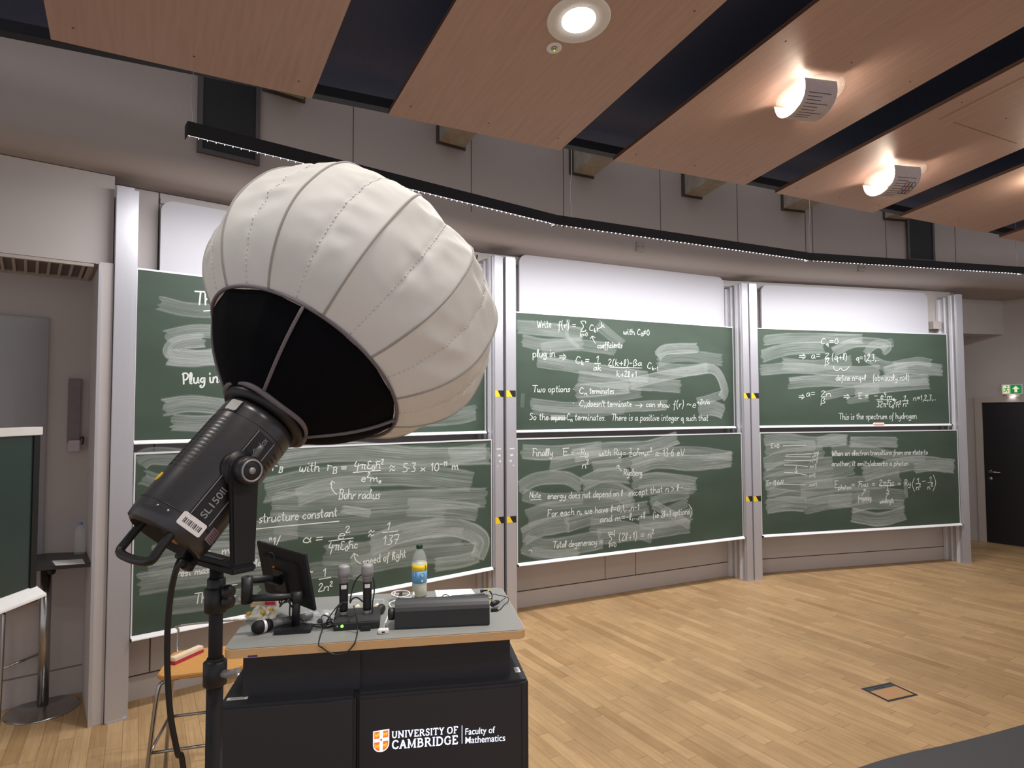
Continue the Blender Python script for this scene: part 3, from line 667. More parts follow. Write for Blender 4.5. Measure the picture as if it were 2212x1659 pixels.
class Writer:
    def __init__(s, key): s.k = key; s.b = MB(); s.n = -Vector(BNV[key[0]])
    def px(s, x, y): return onboard(s.k[0], x, y, UO if s.k[1] else 0.0)
    def pen(s, pts, wd=CHALK_W):          # pts in board coords
        s.b.ribbon([Wpt(s.k, *p) for p in pts], wd, s.n)
        for p in (pts[0], pts[-1]):
            s.b.add([Wpt(s.k, p[0] + wd * .5 * math.cos(t), p[1] + wd * .5 * math.sin(t), 0.0013) for t in [j * math.pi / 3 for j in range(6)]], [tuple(range(6))])
    def text(s, txt, x0, y0, x1, y1, cap, wd=CHALK_W):
        a = Vector(s.px(x0, y0)); c = Vector(s.px(x1, y1)); top = Vector(s.px(x0, y0 - cap)); H = (top - a).length / 10.0
        st, adv = layout(txt)
        d = (c - a); L = d.length; d.normalize(); n = Vector((-d.y, d.x))
        if n.y < 0: n = -n
        kx = L / max(adv - 0.5, 1)
        for q in st: s.pen([tuple(a + d * (u * kx) + n * (v * H)) for u, v in cr2(q)], wd)
    def line(s, *pts, wd=CHALK_W, sm=True):
        q = [s.px(*p) for p in pts]; s.pen(cr2(q, 6) if sm else q, wd)
    def arrow(s, tip, arms, shaft): 
        s.line(*[arms[0], tip, arms[1]], sm=False); s.line(tip, *shaft)
    def done(s): 
        obj('chalk_writing', s.b, M_chalk, boards[s.k], label='white chalk handwriting')
def smears(key, items):                   # items: (points px, width px, strength)
    mb = MB(); mb.uv = []; i, up = key; W_ = Writer(key); lvl = 0
    for pts, wpx, op in items:
        lvl += 1
        q = [Vector(W_.px(*p)) for p in pts]; a = Vector(W_.px(pts[0][0], pts[0][1] - wpx / 2)); c = Vector(W_.px(pts[0][0], pts[0][1] + wpx / 2)); wd = (a - c).length
        q = [Vector((p.x, p.y)) for p in smooth([(p.x, p.y, 0) for p in q], 8)]; nA = 8
        u0 = random.uniform(0, 50); v0 = random.randint(0, 40); L = 0; k0 = len(mb.v); z = 0.0003 + 0.00003 * lvl
        jag = [random.uniform(-.02, .02) for _ in range(nA + 1)]; jag2 = [random.uniform(-.02, .02) for _ in range(nA + 1)]
        for k, p in enumerate(q):
            t = (q[min(k + 1, len(q) - 1)] - q[max(k - 1, 0)]).normalized(); nn = Vector((-t.y, t.x))
            if k: L += (p - q[k - 1]).length
            for j in range(nA + 1):
                f = j / nA - 0.5; e_ = jag[j] if k == 0 else (jag2[j] if k == len(q) - 1 else 0)
                zz = p.y + nn.y * f * wd
                mb.v.append(Wpt(key, p.x + nn.x * f * wd + t.x * e_, zz, z))
                fade = 1.0 if 0 < k < len(q) - 1 else 0.75
                mb.uv.append((u0 + L, v0 + min(0.9999, max(0.0001, j / nA)), op * fade))
        for k in range(len(q) - 1):
            for j in range(nA):
                a_ = k0 + k * (nA + 1) + j; mb.f.append([a_, a_ + nA + 1, a_ + nA + 2, a_ + 1]); mb.m.append(0); mb.smooth.append(False)
    obj('chalk_smears', mb, M_smear, boards[key], label='pale wiped chalk smears')
# ---- upper left
smears((0, True), [(((345, 655), (400, 668), (470, 672)), 36, .3), (((360, 728), (420, 715), (480, 718)), 34, .4), (((440, 735), (385, 742), (375, 765), (470, 775)), 34, .5), (((362, 770), (420, 775), (500, 765)), 42, .45),
  (((355, 880), (420, 872), (520, 885)), 42, .5), (((372, 912), (440, 915), (520, 905)), 40, .4), (((900, 905), (980, 900), (1030, 890)), 40, .3)])
w_ = Writer((0, True)); w_.text('Then', 421, 657, 490, 660, 28, .011); w_.text('Plug into S', 393, 829, 512, 824, 23, .011)
w_.line((440, 672), (500, 668)); w_.done()
# ---- lower left
smears((0, False), [(((300, 1000), (330, 985), (420, 990)), 44, .35), (((310, 1030), (360, 1040), (470, 1020)), 36, .35), (((600, 990), (740, 975), (900, 985), (1058, 985)), 52, .42), (((970, 985), (1050, 975)), 40, .5), (((570, 1060), (700, 1035), (860, 1025), (1020, 1040)), 62, .36), (((640, 1075), (720, 1050), (800, 1045)), 44, .36),
  (((590, 1090), (720, 1090), (900, 1080), (1050, 1075)), 60, .38), (((880, 1095), (980, 1100), (1032, 1108)), 44, .36), (((740, 1100), (780, 1106), (800, 1110)), 20, .5), (((600, 1130), (700, 1140), (820, 1130), (960, 1115)), 50, .28), (((800, 1180), (880, 1150), (980, 1140), (1040, 1165), (1030, 1205)), 50, .5),
  (((700, 1200), (800, 1190), (900, 1165), (1000, 1160)), 52, .32), (((760, 1225), (860, 1205), (960, 1195), (1030, 1190)), 50, .3), (((940, 1220), (1000, 1212), (1035, 1200)), 34, .45), (((430, 1160), (560, 1150), (640, 1140)), 60, .35), (((330, 1200), (430, 1190), (560, 1190)), 50, .38), (((300, 1262), (380, 1250), (520, 1235), (640, 1220)), 56, .4),
  (((320, 1230), (420, 1210), (600, 1205)), 40, .3), (((372, 1310), (450, 1300), (560, 1280)), 40, .35), (((620, 1250), (700, 1230), (800, 1240)), 40, .25)])
w_ = Writer((0, False))
w_.text('a', 540, 1016, 556, 1016, 20); w_.text('= Γ_B', 562, 1017, 610, 1016, 19)
w_.text('with', 645, 1019, 690, 1018, 20); w_.text('Γ', 706, 1016, 717, 1016, 18); w_.text('B', 717, 1023, 728, 1022, 13); w_.text('=', 735, 1017, 749, 1017, 14)
w_.text('4πε_0ħ^2', 764, 1014, 828, 1011, 17); w_.line((763, 1020.6), (822, 1016)); w_.text('e^2m_e', 779, 1040, 823, 1040, 17); w_.text('≈', 840, 1022, 855, 1020, 20)
w_.text('5·3 × 10^{-11}', 868, 1019, 965, 1016, 18); w_.text('m', 975, 1015, 990, 1014, 20)
w_.arrow((717, 1038.7), ((713, 1047), (723, 1043)), ((716, 1052), (720, 1061), (727, 1068)))
w_.text('Bohr radius', 730, 1078, 820, 1077, 21); w_.text('the fine structure constant', 470, 1137, 728, 1115, 21); w_.line((520, 1146), (620, 1136), (732, 1126))
w_.text('α', 653, 1173, 671, 1171, 20); w_.text('=', 680, 1172, 697, 1170, 17); w_.text('e', 727, 1165, 745, 1163, 22); w_.text('2', 745, 1151, 756, 1149, 13); w_.line((710, 1169), (763, 1162))
w_.text('4πε_0ħc', 708, 1190, 773, 1183, 18); w_.text('≈', 793, 1163, 808, 1161, 20); w_.text('1', 831, 1145, 841, 1144, 16); w_.line((826, 1150.5), (859, 1147)); w_.text('137', 825, 1177, 862, 1174, 19)
w_.arrow((764.5, 1195), ((757.5, 1206), (773, 1200)), ((767, 1207), (774, 1215), (780, 1217))); w_.text('speed of light', 783, 1221, 877, 1203, 17)
w_.text('1', 695, 1245, 704, 1244, 17); w_.line((689, 1251.5), (715, 1247)); w_.text('2n^2', 686, 1278, 717, 1274, 16); w_.text('·~', 660, 1242, 676, 1240, 14)
w_.text('“1/', 580, 1178, 604, 1174, 16); w_.text('m_ec^2', 408, 1213, 452, 1209, 17); w_.text('m·s', 478, 1197, 512, 1192, 17); w_.text('rest mass energy of electron', 382, 1246, 600, 1217, 16); w_.text('Then', 419, 1304, 470, 1296, 22); w_.text('E', 490, 1290, 509, 1287, 24); w_.done()
# ---- upper middle
smears((1, True), [(((1118, 705), (1190, 712), (1260, 722)), 34, .34), (((1128, 735), (1180, 745), (1260, 740)), 30, .32), (((1168, 755), (1240, 745), (1330, 755)), 30, .28), (((1290, 700), (1320, 725), (1345, 745)), 26, .25), (((1228, 690), (1225, 725), (1250, 750)), 10, .3), (((1160, 780), (1230, 790), (1330, 805), (1400, 815)), 30, .4), (((1420, 770), (1440, 755), (1508, 752)), 26, .42), (((1420, 780), (1470, 768), (1560, 778)), 30, .26),
  (((1250, 815), (1330, 825), (1400, 830), (1470, 835)), 34, .38), (((1360, 830), (1420, 815), (1500, 800), (1545, 800), (1565, 840), (1558, 860)), 26, .45), (((1420, 795), (1480, 800), (1530, 795)), 28, .34), (((1243, 845), (1310, 840), (1360, 835)), 34, .4), (((1250, 870), (1320, 860), (1385, 848)), 24, .24), (((1145, 872), (1220, 880), (1320, 880), (1440, 875)), 28, .36), (((1150, 885), (1260, 890), (1350, 885)), 24, .24), (((1505, 868), (1535, 860), (1562, 852)), 20, .36), (((1510, 885), (1540, 882), (1563, 890)), 36, .46), (((1188, 902), (1206, 902), (1222, 901)), 10, .6), (((1130, 850), (1128, 880)), 10, .2)])
w_ = Writer((1, True))
w_.text('Write', 1160, 708, 1191, 707, 15); w_.text('f(r)', 1205, 710, 1230, 708, 15); w_.text('=', 1235, 710, 1244, 710, 14); w_.text('Σ', 1253, 716, 1266, 715, 21); w_.text('k=0', 1253, 727, 1269, 726, 8, .006)
w_.text('C_k', 1272, 714, 1287, 715, 13); w_.text('r^k', 1288, 716, 1306, 715, 16); w_.text('with C_0≠0', 1346, 722, 1403, 724, 12)
w_.arrow((1279, 726), ((1275, 731), (1285, 729)), ((1281, 733), (1286, 741.5))); w_.text('coefficients', 1290, 752, 1344, 751, 13)
w_.text('plug in', 1150, 771, 1199, 770, 16); w_.text('⇒', 1206, 777, 1225, 777, 14); w_.text('C_k', 1242, 784, 1260, 785, 15); w_.text('=', 1263, 785, 1273, 785, 14); w_.text('1', 1286, 782, 1293, 782, 13); w_.line((1284, 784.8), (1297, 784.8)); w_.text('ak', 1281, 800, 1298, 800, 12)
w_.text('2(k+l)-βa', 1313, 789, 1386, 790, 13); w_.line((1317, 793), (1386, 795)); w_.text('k+2l+1', 1331, 813, 1375, 814, 12); w_.text('C_{k-1}', 1397, 796, 1421, 797, 13)
w_.text('Two options ·', 1150, 847, 1240, 846, 14); w_.text('C_n', 1250, 850, 1268, 851, 13); w_.text('terminates', 1273, 850, 1326, 850, 13)
w_.text('·', 1235, 876, 1240, 876, 12); w_.text('C_n', 1250, 877, 1267, 878, 13); w_.text('doesn\'t terminate', 1268, 878, 1364, 878, 13); w_.text('→', 1371, 881, 1390, 881, 13); w_.text('can show', 1395, 878, 1446, 880, 12); w_.text('f(r)', 1454, 880, 1477, 879, 14); w_.text('~e^{+2r/a}', 1482, 880, 1533, 881, 16)
w_.text('So the', 1143, 906, 1185, 907, 14); w_.text('sequence', 1190, 907, 1221, 907, 11); w_.text('C_n terminates.', 1223, 907, 1308, 908, 14); w_.text('There is a positive integer q such that', 1320, 908, 1530, 909, 14); w_.done()
# ---- lower middle
smears((1, False), [(((1126, 975), (1200, 978), (1300, 968)), 36, .4), (((1188, 1005), (1260, 990), (1340, 985)), 32, .38), (((1240, 985), (1310, 970), (1400, 965), (1464, 945)), 34, .46), (((1280, 1008), (1350, 1000), (1420, 980), (1500, 975), (1582, 985)), 26, .36), (((1365, 1012), (1420, 995), (1500, 1000), (1580, 992)), 40, .48), (((1122, 1055), (1160, 1035), (1220, 1032), (1256, 1050)), 34, .42), (((1258, 1045), (1310, 1025), (1360, 1030)), 36, .4), (((1260, 1055), (1330, 1060), (1365, 1080)), 44, .32), (((1365, 1045), (1420, 1035), (1505, 1045)), 34, .44), (((1380, 1060), (1440, 1055), (1500, 1055)), 28, .32),
  (((1130, 1070), (1190, 1080), (1260, 1075)), 32, .28), (((1405, 1085), (1440, 1075), (1490, 1065)), 24, .34), (((1138, 1120), (1200, 1100), (1300, 1090), (1370, 1075)), 44, .32), (((1222, 1135), (1300, 1115), (1400, 1095)), 34, .36), (((1412, 1090), (1450, 1110), (1490, 1135)), 22, .42), (((1430, 1110), (1485, 1085)), 22, .4), (((1128, 1160), (1170, 1140), (1230, 1130)), 44, .38), (((1130, 1175), (1190, 1185), (1300, 1165)), 50, .36), (((1150, 1190), (1200, 1197), (1250, 1192)), 22, .4), (((1290, 1160), (1380, 1150), (1490, 1135)), 40, .38), (((1275, 1135), (1350, 1140), (1410, 1160)), 34, .3), (((1380, 1130), (1440, 1125), (1494, 1110)), 32, .42)])
w_ = Writer((1, False))
w_.text('Finally', 1149, 985, 1194, 984, 16); w_.text('E', 1213, 984, 1228, 983, 15); w_.text('= -', 1232, 985, 1252, 985, 14); w_.text('Ry', 1252, 984, 1271, 984, 14); w_.line((1252.6, 986.5), (1272, 985.5)); w_.text('n^2', 1256, 1012, 1272, 1010, 15)
w_.text('with', 1293, 985, 1319, 984, 13); w_.text('Ry', 1324, 984, 1343, 983, 14); w_.text('=', 1345, 986, 1352, 986, 13); w_.text('1', 1358, 976, 1364, 976, 9, .006); w_.line((1358, 977.3), (1364, 976.8)); w_.text('2', 1358, 986, 1365, 986, 8, .006); w_.text('α^2m_ec^2', 1366, 984, 1408, 982, 13); w_.text('≈', 1414, 988, 1424, 988, 14); w_.text('13·6 eV', 1431, 985, 1478, 984, 15)
w_.arrow((1335, 1004), ((1331.5, 1009.5), (1339, 1008)), ((1337, 1011), (1342, 1017))); w_.text('Rydberg', 1346, 1027, 1387, 1027, 14)
w_.text('Note', 1143, 1076, 1168, 1075, 13); w_.line((1145, 1080), (1169.5, 1078.9)); w_.text('energy does not depend on l', 1182, 1078, 1345, 1071, 14); w_.text('except that n > l ·', 1357, 1072, 1474, 1058, 14)
w_.text('For each n, we have l=0,1,..,n-1', 1181, 1116, 1380, 1101, 14); w_.text('and m=-l,..,+l', 1295, 1128, 1394, 1119, 14); w_.text('(ie 2l+1 options', 1410, 1119, 1490, 1110, 13); w_.line((1488, 1090), (1494, 1100), (1494, 1108), (1491, 1117))
w_.text('Total degeneracy', 1194, 1184, 1289, 1176, 14); w_.text('=', 1293, 1177, 1302, 1176, 13); w_.text('Σ', 1313, 1174, 1328, 1172, 18); w_.text('n-1', 1313, 1154, 1328, 1153, 8, .006); w_.text('l=0', 1315, 1182, 1331, 1181, 8, .006); w_.text('(2l+1) = n^2', 1336, 1168, 1412, 1160, 15)
w_.line((1142, 1189), (1147, 1188), (1149, 1192)); w_.done()
# ---- upper right
smears((2, True), [(((1650, 735), (1720, 730), (1863, 732)), 24, .4), (((1645, 770), (1700, 755), (1780, 750)), 30, .38), (((1800, 760), (1850, 740), (1915, 745), (1905, 760)), 24, .4), (((1870, 765), (1890, 745), (1928, 740)), 20, .3), (((1642, 800), (1720, 795), (1820, 802), (1900, 800)), 26, .4), (((1690, 785), (1760, 790), (1840, 780)), 28, .3), (((1870, 770), (1910, 790), (1960, 795)), 26, .24), (((1910, 805), (1960, 795), (2035, 800)), 30, .42), (((1930, 790), (1980, 780), (2012, 785)), 20, .34), (((1703, 828), (1780, 822), (1860, 825), (2005, 820)), 28, .42), (((1845, 845), (1920, 835), (2008, 828)), 28, .34), (((1780, 855), (1830, 845), (1900, 840)), 22, .32), (((1830, 866), (1860, 862), (1876, 860)), 16, .3)])
w_ = Writer((2, True))
w_.text('C_q=0', 1772, 743, 1811, 743, 12); w_.text('⇒', 1724, 776, 1742, 776, 13); w_.text('a=', 1752, 775, 1772, 774, 15); w_.text('2', 1781, 773, 1791, 773, 10); w_.line((1781, 775), (1792, 774.5)); w_.text('β', 1781, 787, 1791, 787, 12); w_.text('(q+l)', 1796, 777, 1830, 776, 13); w_.text('q=1,2,3,..', 1849, 779, 1899, 779, 13)
w_.line((1800, 791), (1803, 799), (1810, 800), (1816, 795), (1820, 800), (1827, 799), (1834, 792)); w_.text('define n=q+l', 1805, 822, 1870, 821, 12); w_.text('(obviously n>l)', 1885, 822, 1964, 821, 13)
w_.text('⇒', 1724, 862, 1739, 862, 12); w_.text('a=', 1741, 857, 1761, 856, 15); w_.text('2n', 1772, 857, 1795, 856, 12); w_.text('β', 1772, 871, 1783, 871, 12); w_.text('⇒', 1821, 862, 1837, 862, 12); w_.text('E =', 1853, 861, 1876, 861, 12); w_.text('-', 1886, 860, 1896, 860, 12); w_.text('e^4m_e', 1901, 862, 1932, 862, 14); w_.line((1893, 863.5), (1936, 863.5))
w_.text('32π^2ε_0^2ħ^2', 1893, 879, 1946, 879, 12); w_.text('1', 1949, 864, 1956, 864, 10); w_.line((1949, 866), (1960, 865.5)); w_.text('n^2', 1950, 878, 1962, 878, 12); w_.text('n=1,2,3,..', 1972, 865, 2022, 864, 11); w_.text('This is the spectrum of hydrogen', 1812, 906, 1980, 904, 13); w_.done()
# ---- lower right
smears((2, False), [(((1652, 952), (1700, 948), (1760, 955), (1830, 950)), 26, .42), (((1652, 972), (1700, 965), (1760, 962)), 26, .36), (((1765, 955), (1800, 948), (1828, 950)), 24, .38), (((1835, 955), (1880, 955), (1938, 955)), 26, .46), (((1650, 1004), (1700, 985), (1780, 975)), 34, .34), (((1650, 1015), (1720, 1010), (1800, 1000)), 34, .34), (((1652, 1045), (1700, 1030), (1780, 1025), (1845, 1010)), 34, .34), (((1655, 1060), (1720, 1045), (1800, 1040)), 34, .34), (((1795, 975), (1860, 970), (1930, 985), (2000, 985)), 24, .3), (((1865, 1025), (1930, 1008), (1990, 1000), (2062, 1008)), 36, .44), (((1975, 1012), (2020, 1005), (2060, 1010)), 26, .4), (((1730, 1060), (1800, 1048), (1900, 1040), (1945, 1030)), 36, .34), (((1660, 1065), (1760, 1075), (1850, 1065), (1955, 1070)), 30, .3),
  (((1655, 1095), (1700, 1088), (1740, 1090)), 36, .46), (((1738, 1095), (1790, 1085), (1840, 1080)), 36, .4), (((1790, 1080), (1830, 1082), (1880, 1072)), 30, .32), (((1840, 1100), (1880, 1090), (1955, 1090)), 24, .4), (((1840, 1112), (1900, 1122), (1955, 1108)), 34, .48), (((1955, 1040), (1958, 1075)), 10, .5)])
w_ = Writer((2, False))
w_.text('E=0', 1664, 967.5, 1683, 967.5, 9, .007)
for l_ in (((1691, 963), (1741, 962)), ((1697, 983), (1753, 980)), ((1696, 986.5), (1751, 987)), ((1694, 994), (1750, 995.5)), ((1694, 1004.6), (1720, 1005), (1744, 1008)), ((1694, 1020.6), (1720, 1022), (1743, 1026.6)), ((1691, 1046), (1741, 1047.5))): w_.line(*l_, wd=.007)
for t_, x_, y_, x2, y2, c_ in (('n=6', 1757, 982, 1769, 981, 7), ('n=5', 1754, 989, 1767, 988, 7), ('n=4', 1751, 997.5, 1766, 997, 8), ('n=3', 1749, 1011, 1763, 1011, 8), ('n=2', 1748, 1030.5, 1761, 1030, 8), ('n=1', 1748, 1051, 1764, 1051, 9)): w_.text(t_, x_, y_, x2, y2, c_, .006)
w_.text('E=-13·6eV', 1655, 1048.5, 1692, 1047, 10, .007); w_.line((1719, 1007), (1721, 1010), (1718, 1013), (1721, 1016), (1719, 1021), wd=.006); w_.line((1716, 1018), (1719, 1021.5), (1723, 1019), wd=.006, sm=False)
for yy in (970, 974, 978): w_.line((1721.5, yy), (1722, yy + 1), wd=.005)
w_.text('When an electron transitions from one state to', 1796, 984.5, 2004, 981, 11, .0075); w_.text('another, it emits/absorbs a photon', 1796, 1006.5, 1962, 1005.5, 11, .0075)
w_.text('E_{photon}', 1801, 1054, 1838, 1053, 15); w_.text('=', 1838, 1053, 1847, 1053, 12); w_.text('ħω', 1853, 1052, 1876, 1051, 13); w_.text('=', 1882, 1052, 1890, 1052, 12); w_.text('2πħc', 1898, 1048, 1932, 1047, 11); w_.line((1900, 1049.5), (1931, 1048.5)); w_.text('λ', 1914, 1061, 1922, 1061, 10); w_.text('=', 1938, 1051, 1946, 1051, 12); w_.text('Ry', 1953, 1049, 1967, 1049, 13)
w_.line((1975, 1033), (1970.5, 1047), (1975.5, 1061)); w_.text('1', 1978, 1043, 1985, 1043, 10); w_.line((1978, 1045), (1986.5, 1044)); w_.text('n^2', 1978, 1058, 1989, 1057, 11); w_.text('-', 1990, 1045, 2000, 1044, 12); w_.text('1', 2005, 1040, 2012, 1040, 10); w_.line((2004, 1043), (2014, 1041.5)); w_.text("n'^2", 2003, 1057, 2015, 1056, 11); w_.line((2016, 1026), (2021, 1043), (2015, 1061))
w_.arrow((1869, 1056), ((1864, 1059), (1870, 1061)), ((1866, 1063), (1861, 1071))); w_.text('frequency', 1853, 1081, 1882, 1081, 12, .0065); w_.arrow((1918.6, 1064), ((1914, 1067), (1920, 1069)), ((1916, 1070), (1913, 1076))); w_.text('wavelength', 1900, 1087, 1930, 1086, 10, .0065); w_.done()
# ---- things on the ledges
k_, z_ = onboard(2, 1898, 914, UO - 0.02)
M = BM[2] @ Matrix.Translation((k_, UO - 0.018, ZU0 + 0.006))
g = empty('chalk_eraser', M.translation, 'small pink and white chalk eraser on the ledge of the upper right chalkboard', 'eraser')
b = MB(); b.box((-.075, -.014, 0), (.075, .014, .014), M); obj('felt', b, mat('pink_felt', (214, 150, 152), 0.95, var=.1, scale=200), g)
b = MB(); b.prism([(-.075, .014), (.075, .014), (.068, .030), (-.06, .030)], -.014, .014, M @ Matrix(((1, 0, 0, 0), (0, 0, -1, 0), (0, 1, 0, 0), (0, 0, 0, 1)))); obj('handle', b, mat('chalky_wood', (228, 214, 200), 0.8), g)

# ================================================================== white panels over the boards
for i, a, c, lab in ((0, (347, 500), None, 'white rounded projection panel over the left boards, cut off by the softbox'), (1, None, (1564, 640), 'white rounded projection panel over the middle boards'), (2, (1645, 660), (2004, 660), 'white rounded projection panel over the right boards')):
    s0 = onboard(i, *a, 0.155)[0] if a else 0.12
    s1 = onboard(i, *c, 0.155)[0] if c else BW[i] - 0.14
    o = 0.155; zt = onboard(*{0: (0, 370, 434), 1: (1, 1540, 597), 2: (2, 1980, 632)}[i], o)[1]
    M = BM[i] @ Matrix(((1, 0, 0, 0), (0, 0, -1, 0), (0, 1, 0, 0), (0, 0, 0, 1))) @ Matrix.Translation((s0, 0, -o)); h = 1.5
    g = MB(); g.prism(rrect(s1 - s0, h, 0.085, 8, 0, zt - h), -0.025, 0, M); g.box((0.3, zt - h + .2, -0.091), (s1 - s0 - 0.3, zt - .2, -0.025), M)
    obj('projection_panel', g, M_white, label=lab, cat='projection panel', group='white rounded projection panels')
# bracket blocks beside the right panel
b = MB(); b.box((BW[2] - 0.16, 0.15, 3.02), (BW[2] - 0.03, 0.2459, 3.12), BM[2]); obj('wall_bracket', b, M_frame, label='small grey wall bracket between the right white panel and the last post', cat='bracket')

# ================================================================== aluminium posts
M_yel = mat('hazard_yellow', (232, 196, 40), 0.5, var=.02); M_tblk = mat('hazard_black', (22, 22, 22), 0.5)
ZT = 3.4547
def post(i, end, lab, tape, marks=False):
    # end 0: stands left of board i; end 1: right of it.  local x points away from the board
    M0 = BM[i] @ (Matrix.Translation((BW[i], 0, 0)) if end else Matrix.Translation((0, 0, 0)) @ Matrix.Scale(-1, 4, (1, 0, 0)))
    xf = 0.028 if (i, end) == (0, 0) else 0.014
    g = empty('board_post', M0 @ Vector((0.05, 0.1, 0)), lab, 'post', 'aluminium posts that carry the sliding boards')
    b = MB(); b.box((xf, -0.03, 0), (xf + 0.1, 0.05, ZT), M0); b.box((0.020, 0.05, 0), (0.114, 0.243, ZT - 0.004), M0); obj('column', b, M_alu, g, bevel=0.002)
    for y0, y1, dx, zt in ((-0.012, -0.004, 0.0, ZT - .01), (0.04, 0.075, 0.003, ZT - .008), (0.137, 0.150, 0.004, ZT - .02), (0.205, 0.24, -0.018, ZT - .035)):
        b = MB(); b.box((dx, y0, 0), (0.030, y1, zt), M0); obj('channel', b, M_alu_lt if dx else M_alu, g)
    for z in tape:
        h = 0.062; t = MB(); xs = (0.0145, 0.1135)
        ya = -0.0312
        def P(x, zz): return M0 @ Vector((x, ya, zz))
        lo, hi = (xs[1], xs[0]) if end else (xs[0], xs[1])
        # picture-left edge first
        L_, R_ = (0.014, 0.114) if end else (0.114, 0.014); k = (R_ - L_)
        vs_ = [P(L_, z), P(L_ + k * .62, z), P(R_, z), P(R_, z + h), P(L_ + k * .40, z + h), P(L_, z + h)]
        q = [P(L_ + k * .40, z + h), P(L_ + k * .62, z)]
        n = len(t.v); t.add([P(L_, z), P(L_ + k * .66, z), P(L_ + k * .30, z + h), P(L_, z + h)], [(0, 1, 2, 3)], 0)
        t.add([P(L_ + k * .66, z), P(R_, z), P(R_, z + h), P(L_ + k * .30, z + h)], [(0, 1, 2, 3)], 1)
        obj('hazard_tape', t, [M_yel, M_tblk], g, label='yellow and black hazard tape')
    if marks:
        t = MB()
        for x, z, w_2, h2 in ((0.03, 1.60, .05, .012), (0.045, 1.535, .03, .02), (0.06, 1.48, .02, .02), (0.035, 1.44, .012, .012)): t.box((x, -0.0312, z), (x + w_2, -0.029, z + h2), M0)
        obj('sticker', t, mat('faded_sticker', (214, 208, 208), 0.7), g)
    b = MB(); b.box((0.006, -0.034, 0), (0.118, 0.06, 0.012), M0); obj('foot_plate', b, M_alu, g)
    return g
post(0, 0, 'aluminium board post at the left end, beside the niche', ())
post(0, 1, 'aluminium board post behind the softbox, left one of the middle pair', (2.10, 0.905), True)
post(1, 0, 'aluminium board post left of the middle boards, right one of its pair', (2.10, 0.905), True)
post(1, 1, 'aluminium board post right of the middle boards, left one of its pair', (2.10, 0.905))
post(2, 0, 'aluminium board post left of the right boards, right one of its pair', (2.10, 0.905))
post(2, 1, 'aluminium board post at the right end, nearest the dark door', ())
for i, lab in ((0, 'thin black cable looping from the wall rail to the post behind the softbox'), (1, 'thin dark cable looping from the wall rail to the post right of the middle boards')):
    M = BM[i]; b = MB(); x = BW[i] + (0.0 if i == 0 else -0.02)
    b.tube([M @ Vector(p) for p in smooth([(x - .01, .235, 3.50), (x - .03, .2, 3.49), (x - .05, .18, 3.44), (x - .055, .19, 3.3), (x - .05, .2, 3.0), (x - .05, .21, 2.6)], 6)], 0.006, 8)
    obj('cable', b, M_blk, label=lab, cat='cable')
# ================================================================== studio light with balloon softbox
NECK = Vector((-0.4412, 1.1108, 1.9596)); hd, el = 0.6396, 0.8324
AX = Vector((math.sin(hd) * math.cos(el), math.cos(hd) * math.cos(el), math.sin(el))); UX = Vector((math.cos(hd), -math.sin(hd), 0))
LM = axisM(NECK, AX, UX)                                    # local z along the lamp, x towards the camera side
S1, R1, S2, BB, QQ, RN_, RB, RMX = 0.1194, 0.1975, 0.2836, 0.1954, 2.6979, 0.078, 0.0664, 0.30
def project(p):
    d = p - CAM; z = d.dot(FW); return Vector((CX + F_PX * d.dot(RT) / z, CY - F_PX * d.dot(UP) / z))
def rim_angle(px, py): return min((k * math.pi / 360 for k in range(720)), key=lambda t: (project(LM @ Vector((R1 * math.cos(t), R1 * math.sin(t), S1))) - Vector((px, py))).length + (100 if (LM.to_3x3() @ Vector((math.cos(t), math.sin(t), 0))).dot(CAM - NECK) < -0.2 else 0))
NR = 12; TH0 = rim_angle(698, 682)
def ballprof(n1=16, n2=26):
    th = math.asin(R1 / RMX); a_ = (S2 - S1) / math.cos(th); out = []
    for k in range(n1): x = th + (math.pi / 2 - th) * k / (n1 - 1); out.append((S2 - a_ * math.cos(x), RMX * math.sin(x)))
    for k in range(1, n2 + 1):
        x = math.sin(math.pi / 2 * k / n2); out.append((S2 + BB * x, RMX * max(0.0, 1 - x ** QQ) ** (1 / QQ)))
    return out
def gore(phi):                                              # radius factor between two ribs, 0 at a rib
    w_ = math.pi / NR; f = (phi + w_) % (2 * w_) - w_
    f2 = w_ - abs(f); return 0.45 + 0.55 * math.cos(w_) / math.cos(w_ - abs(f)) if True else 1
g = empty('balloon_softbox', NECK, 'large white balloon softbox with black skirt mounted on the studio light', 'softbox')
SEG = 22 * NR; BP = ballprof(24, 44)
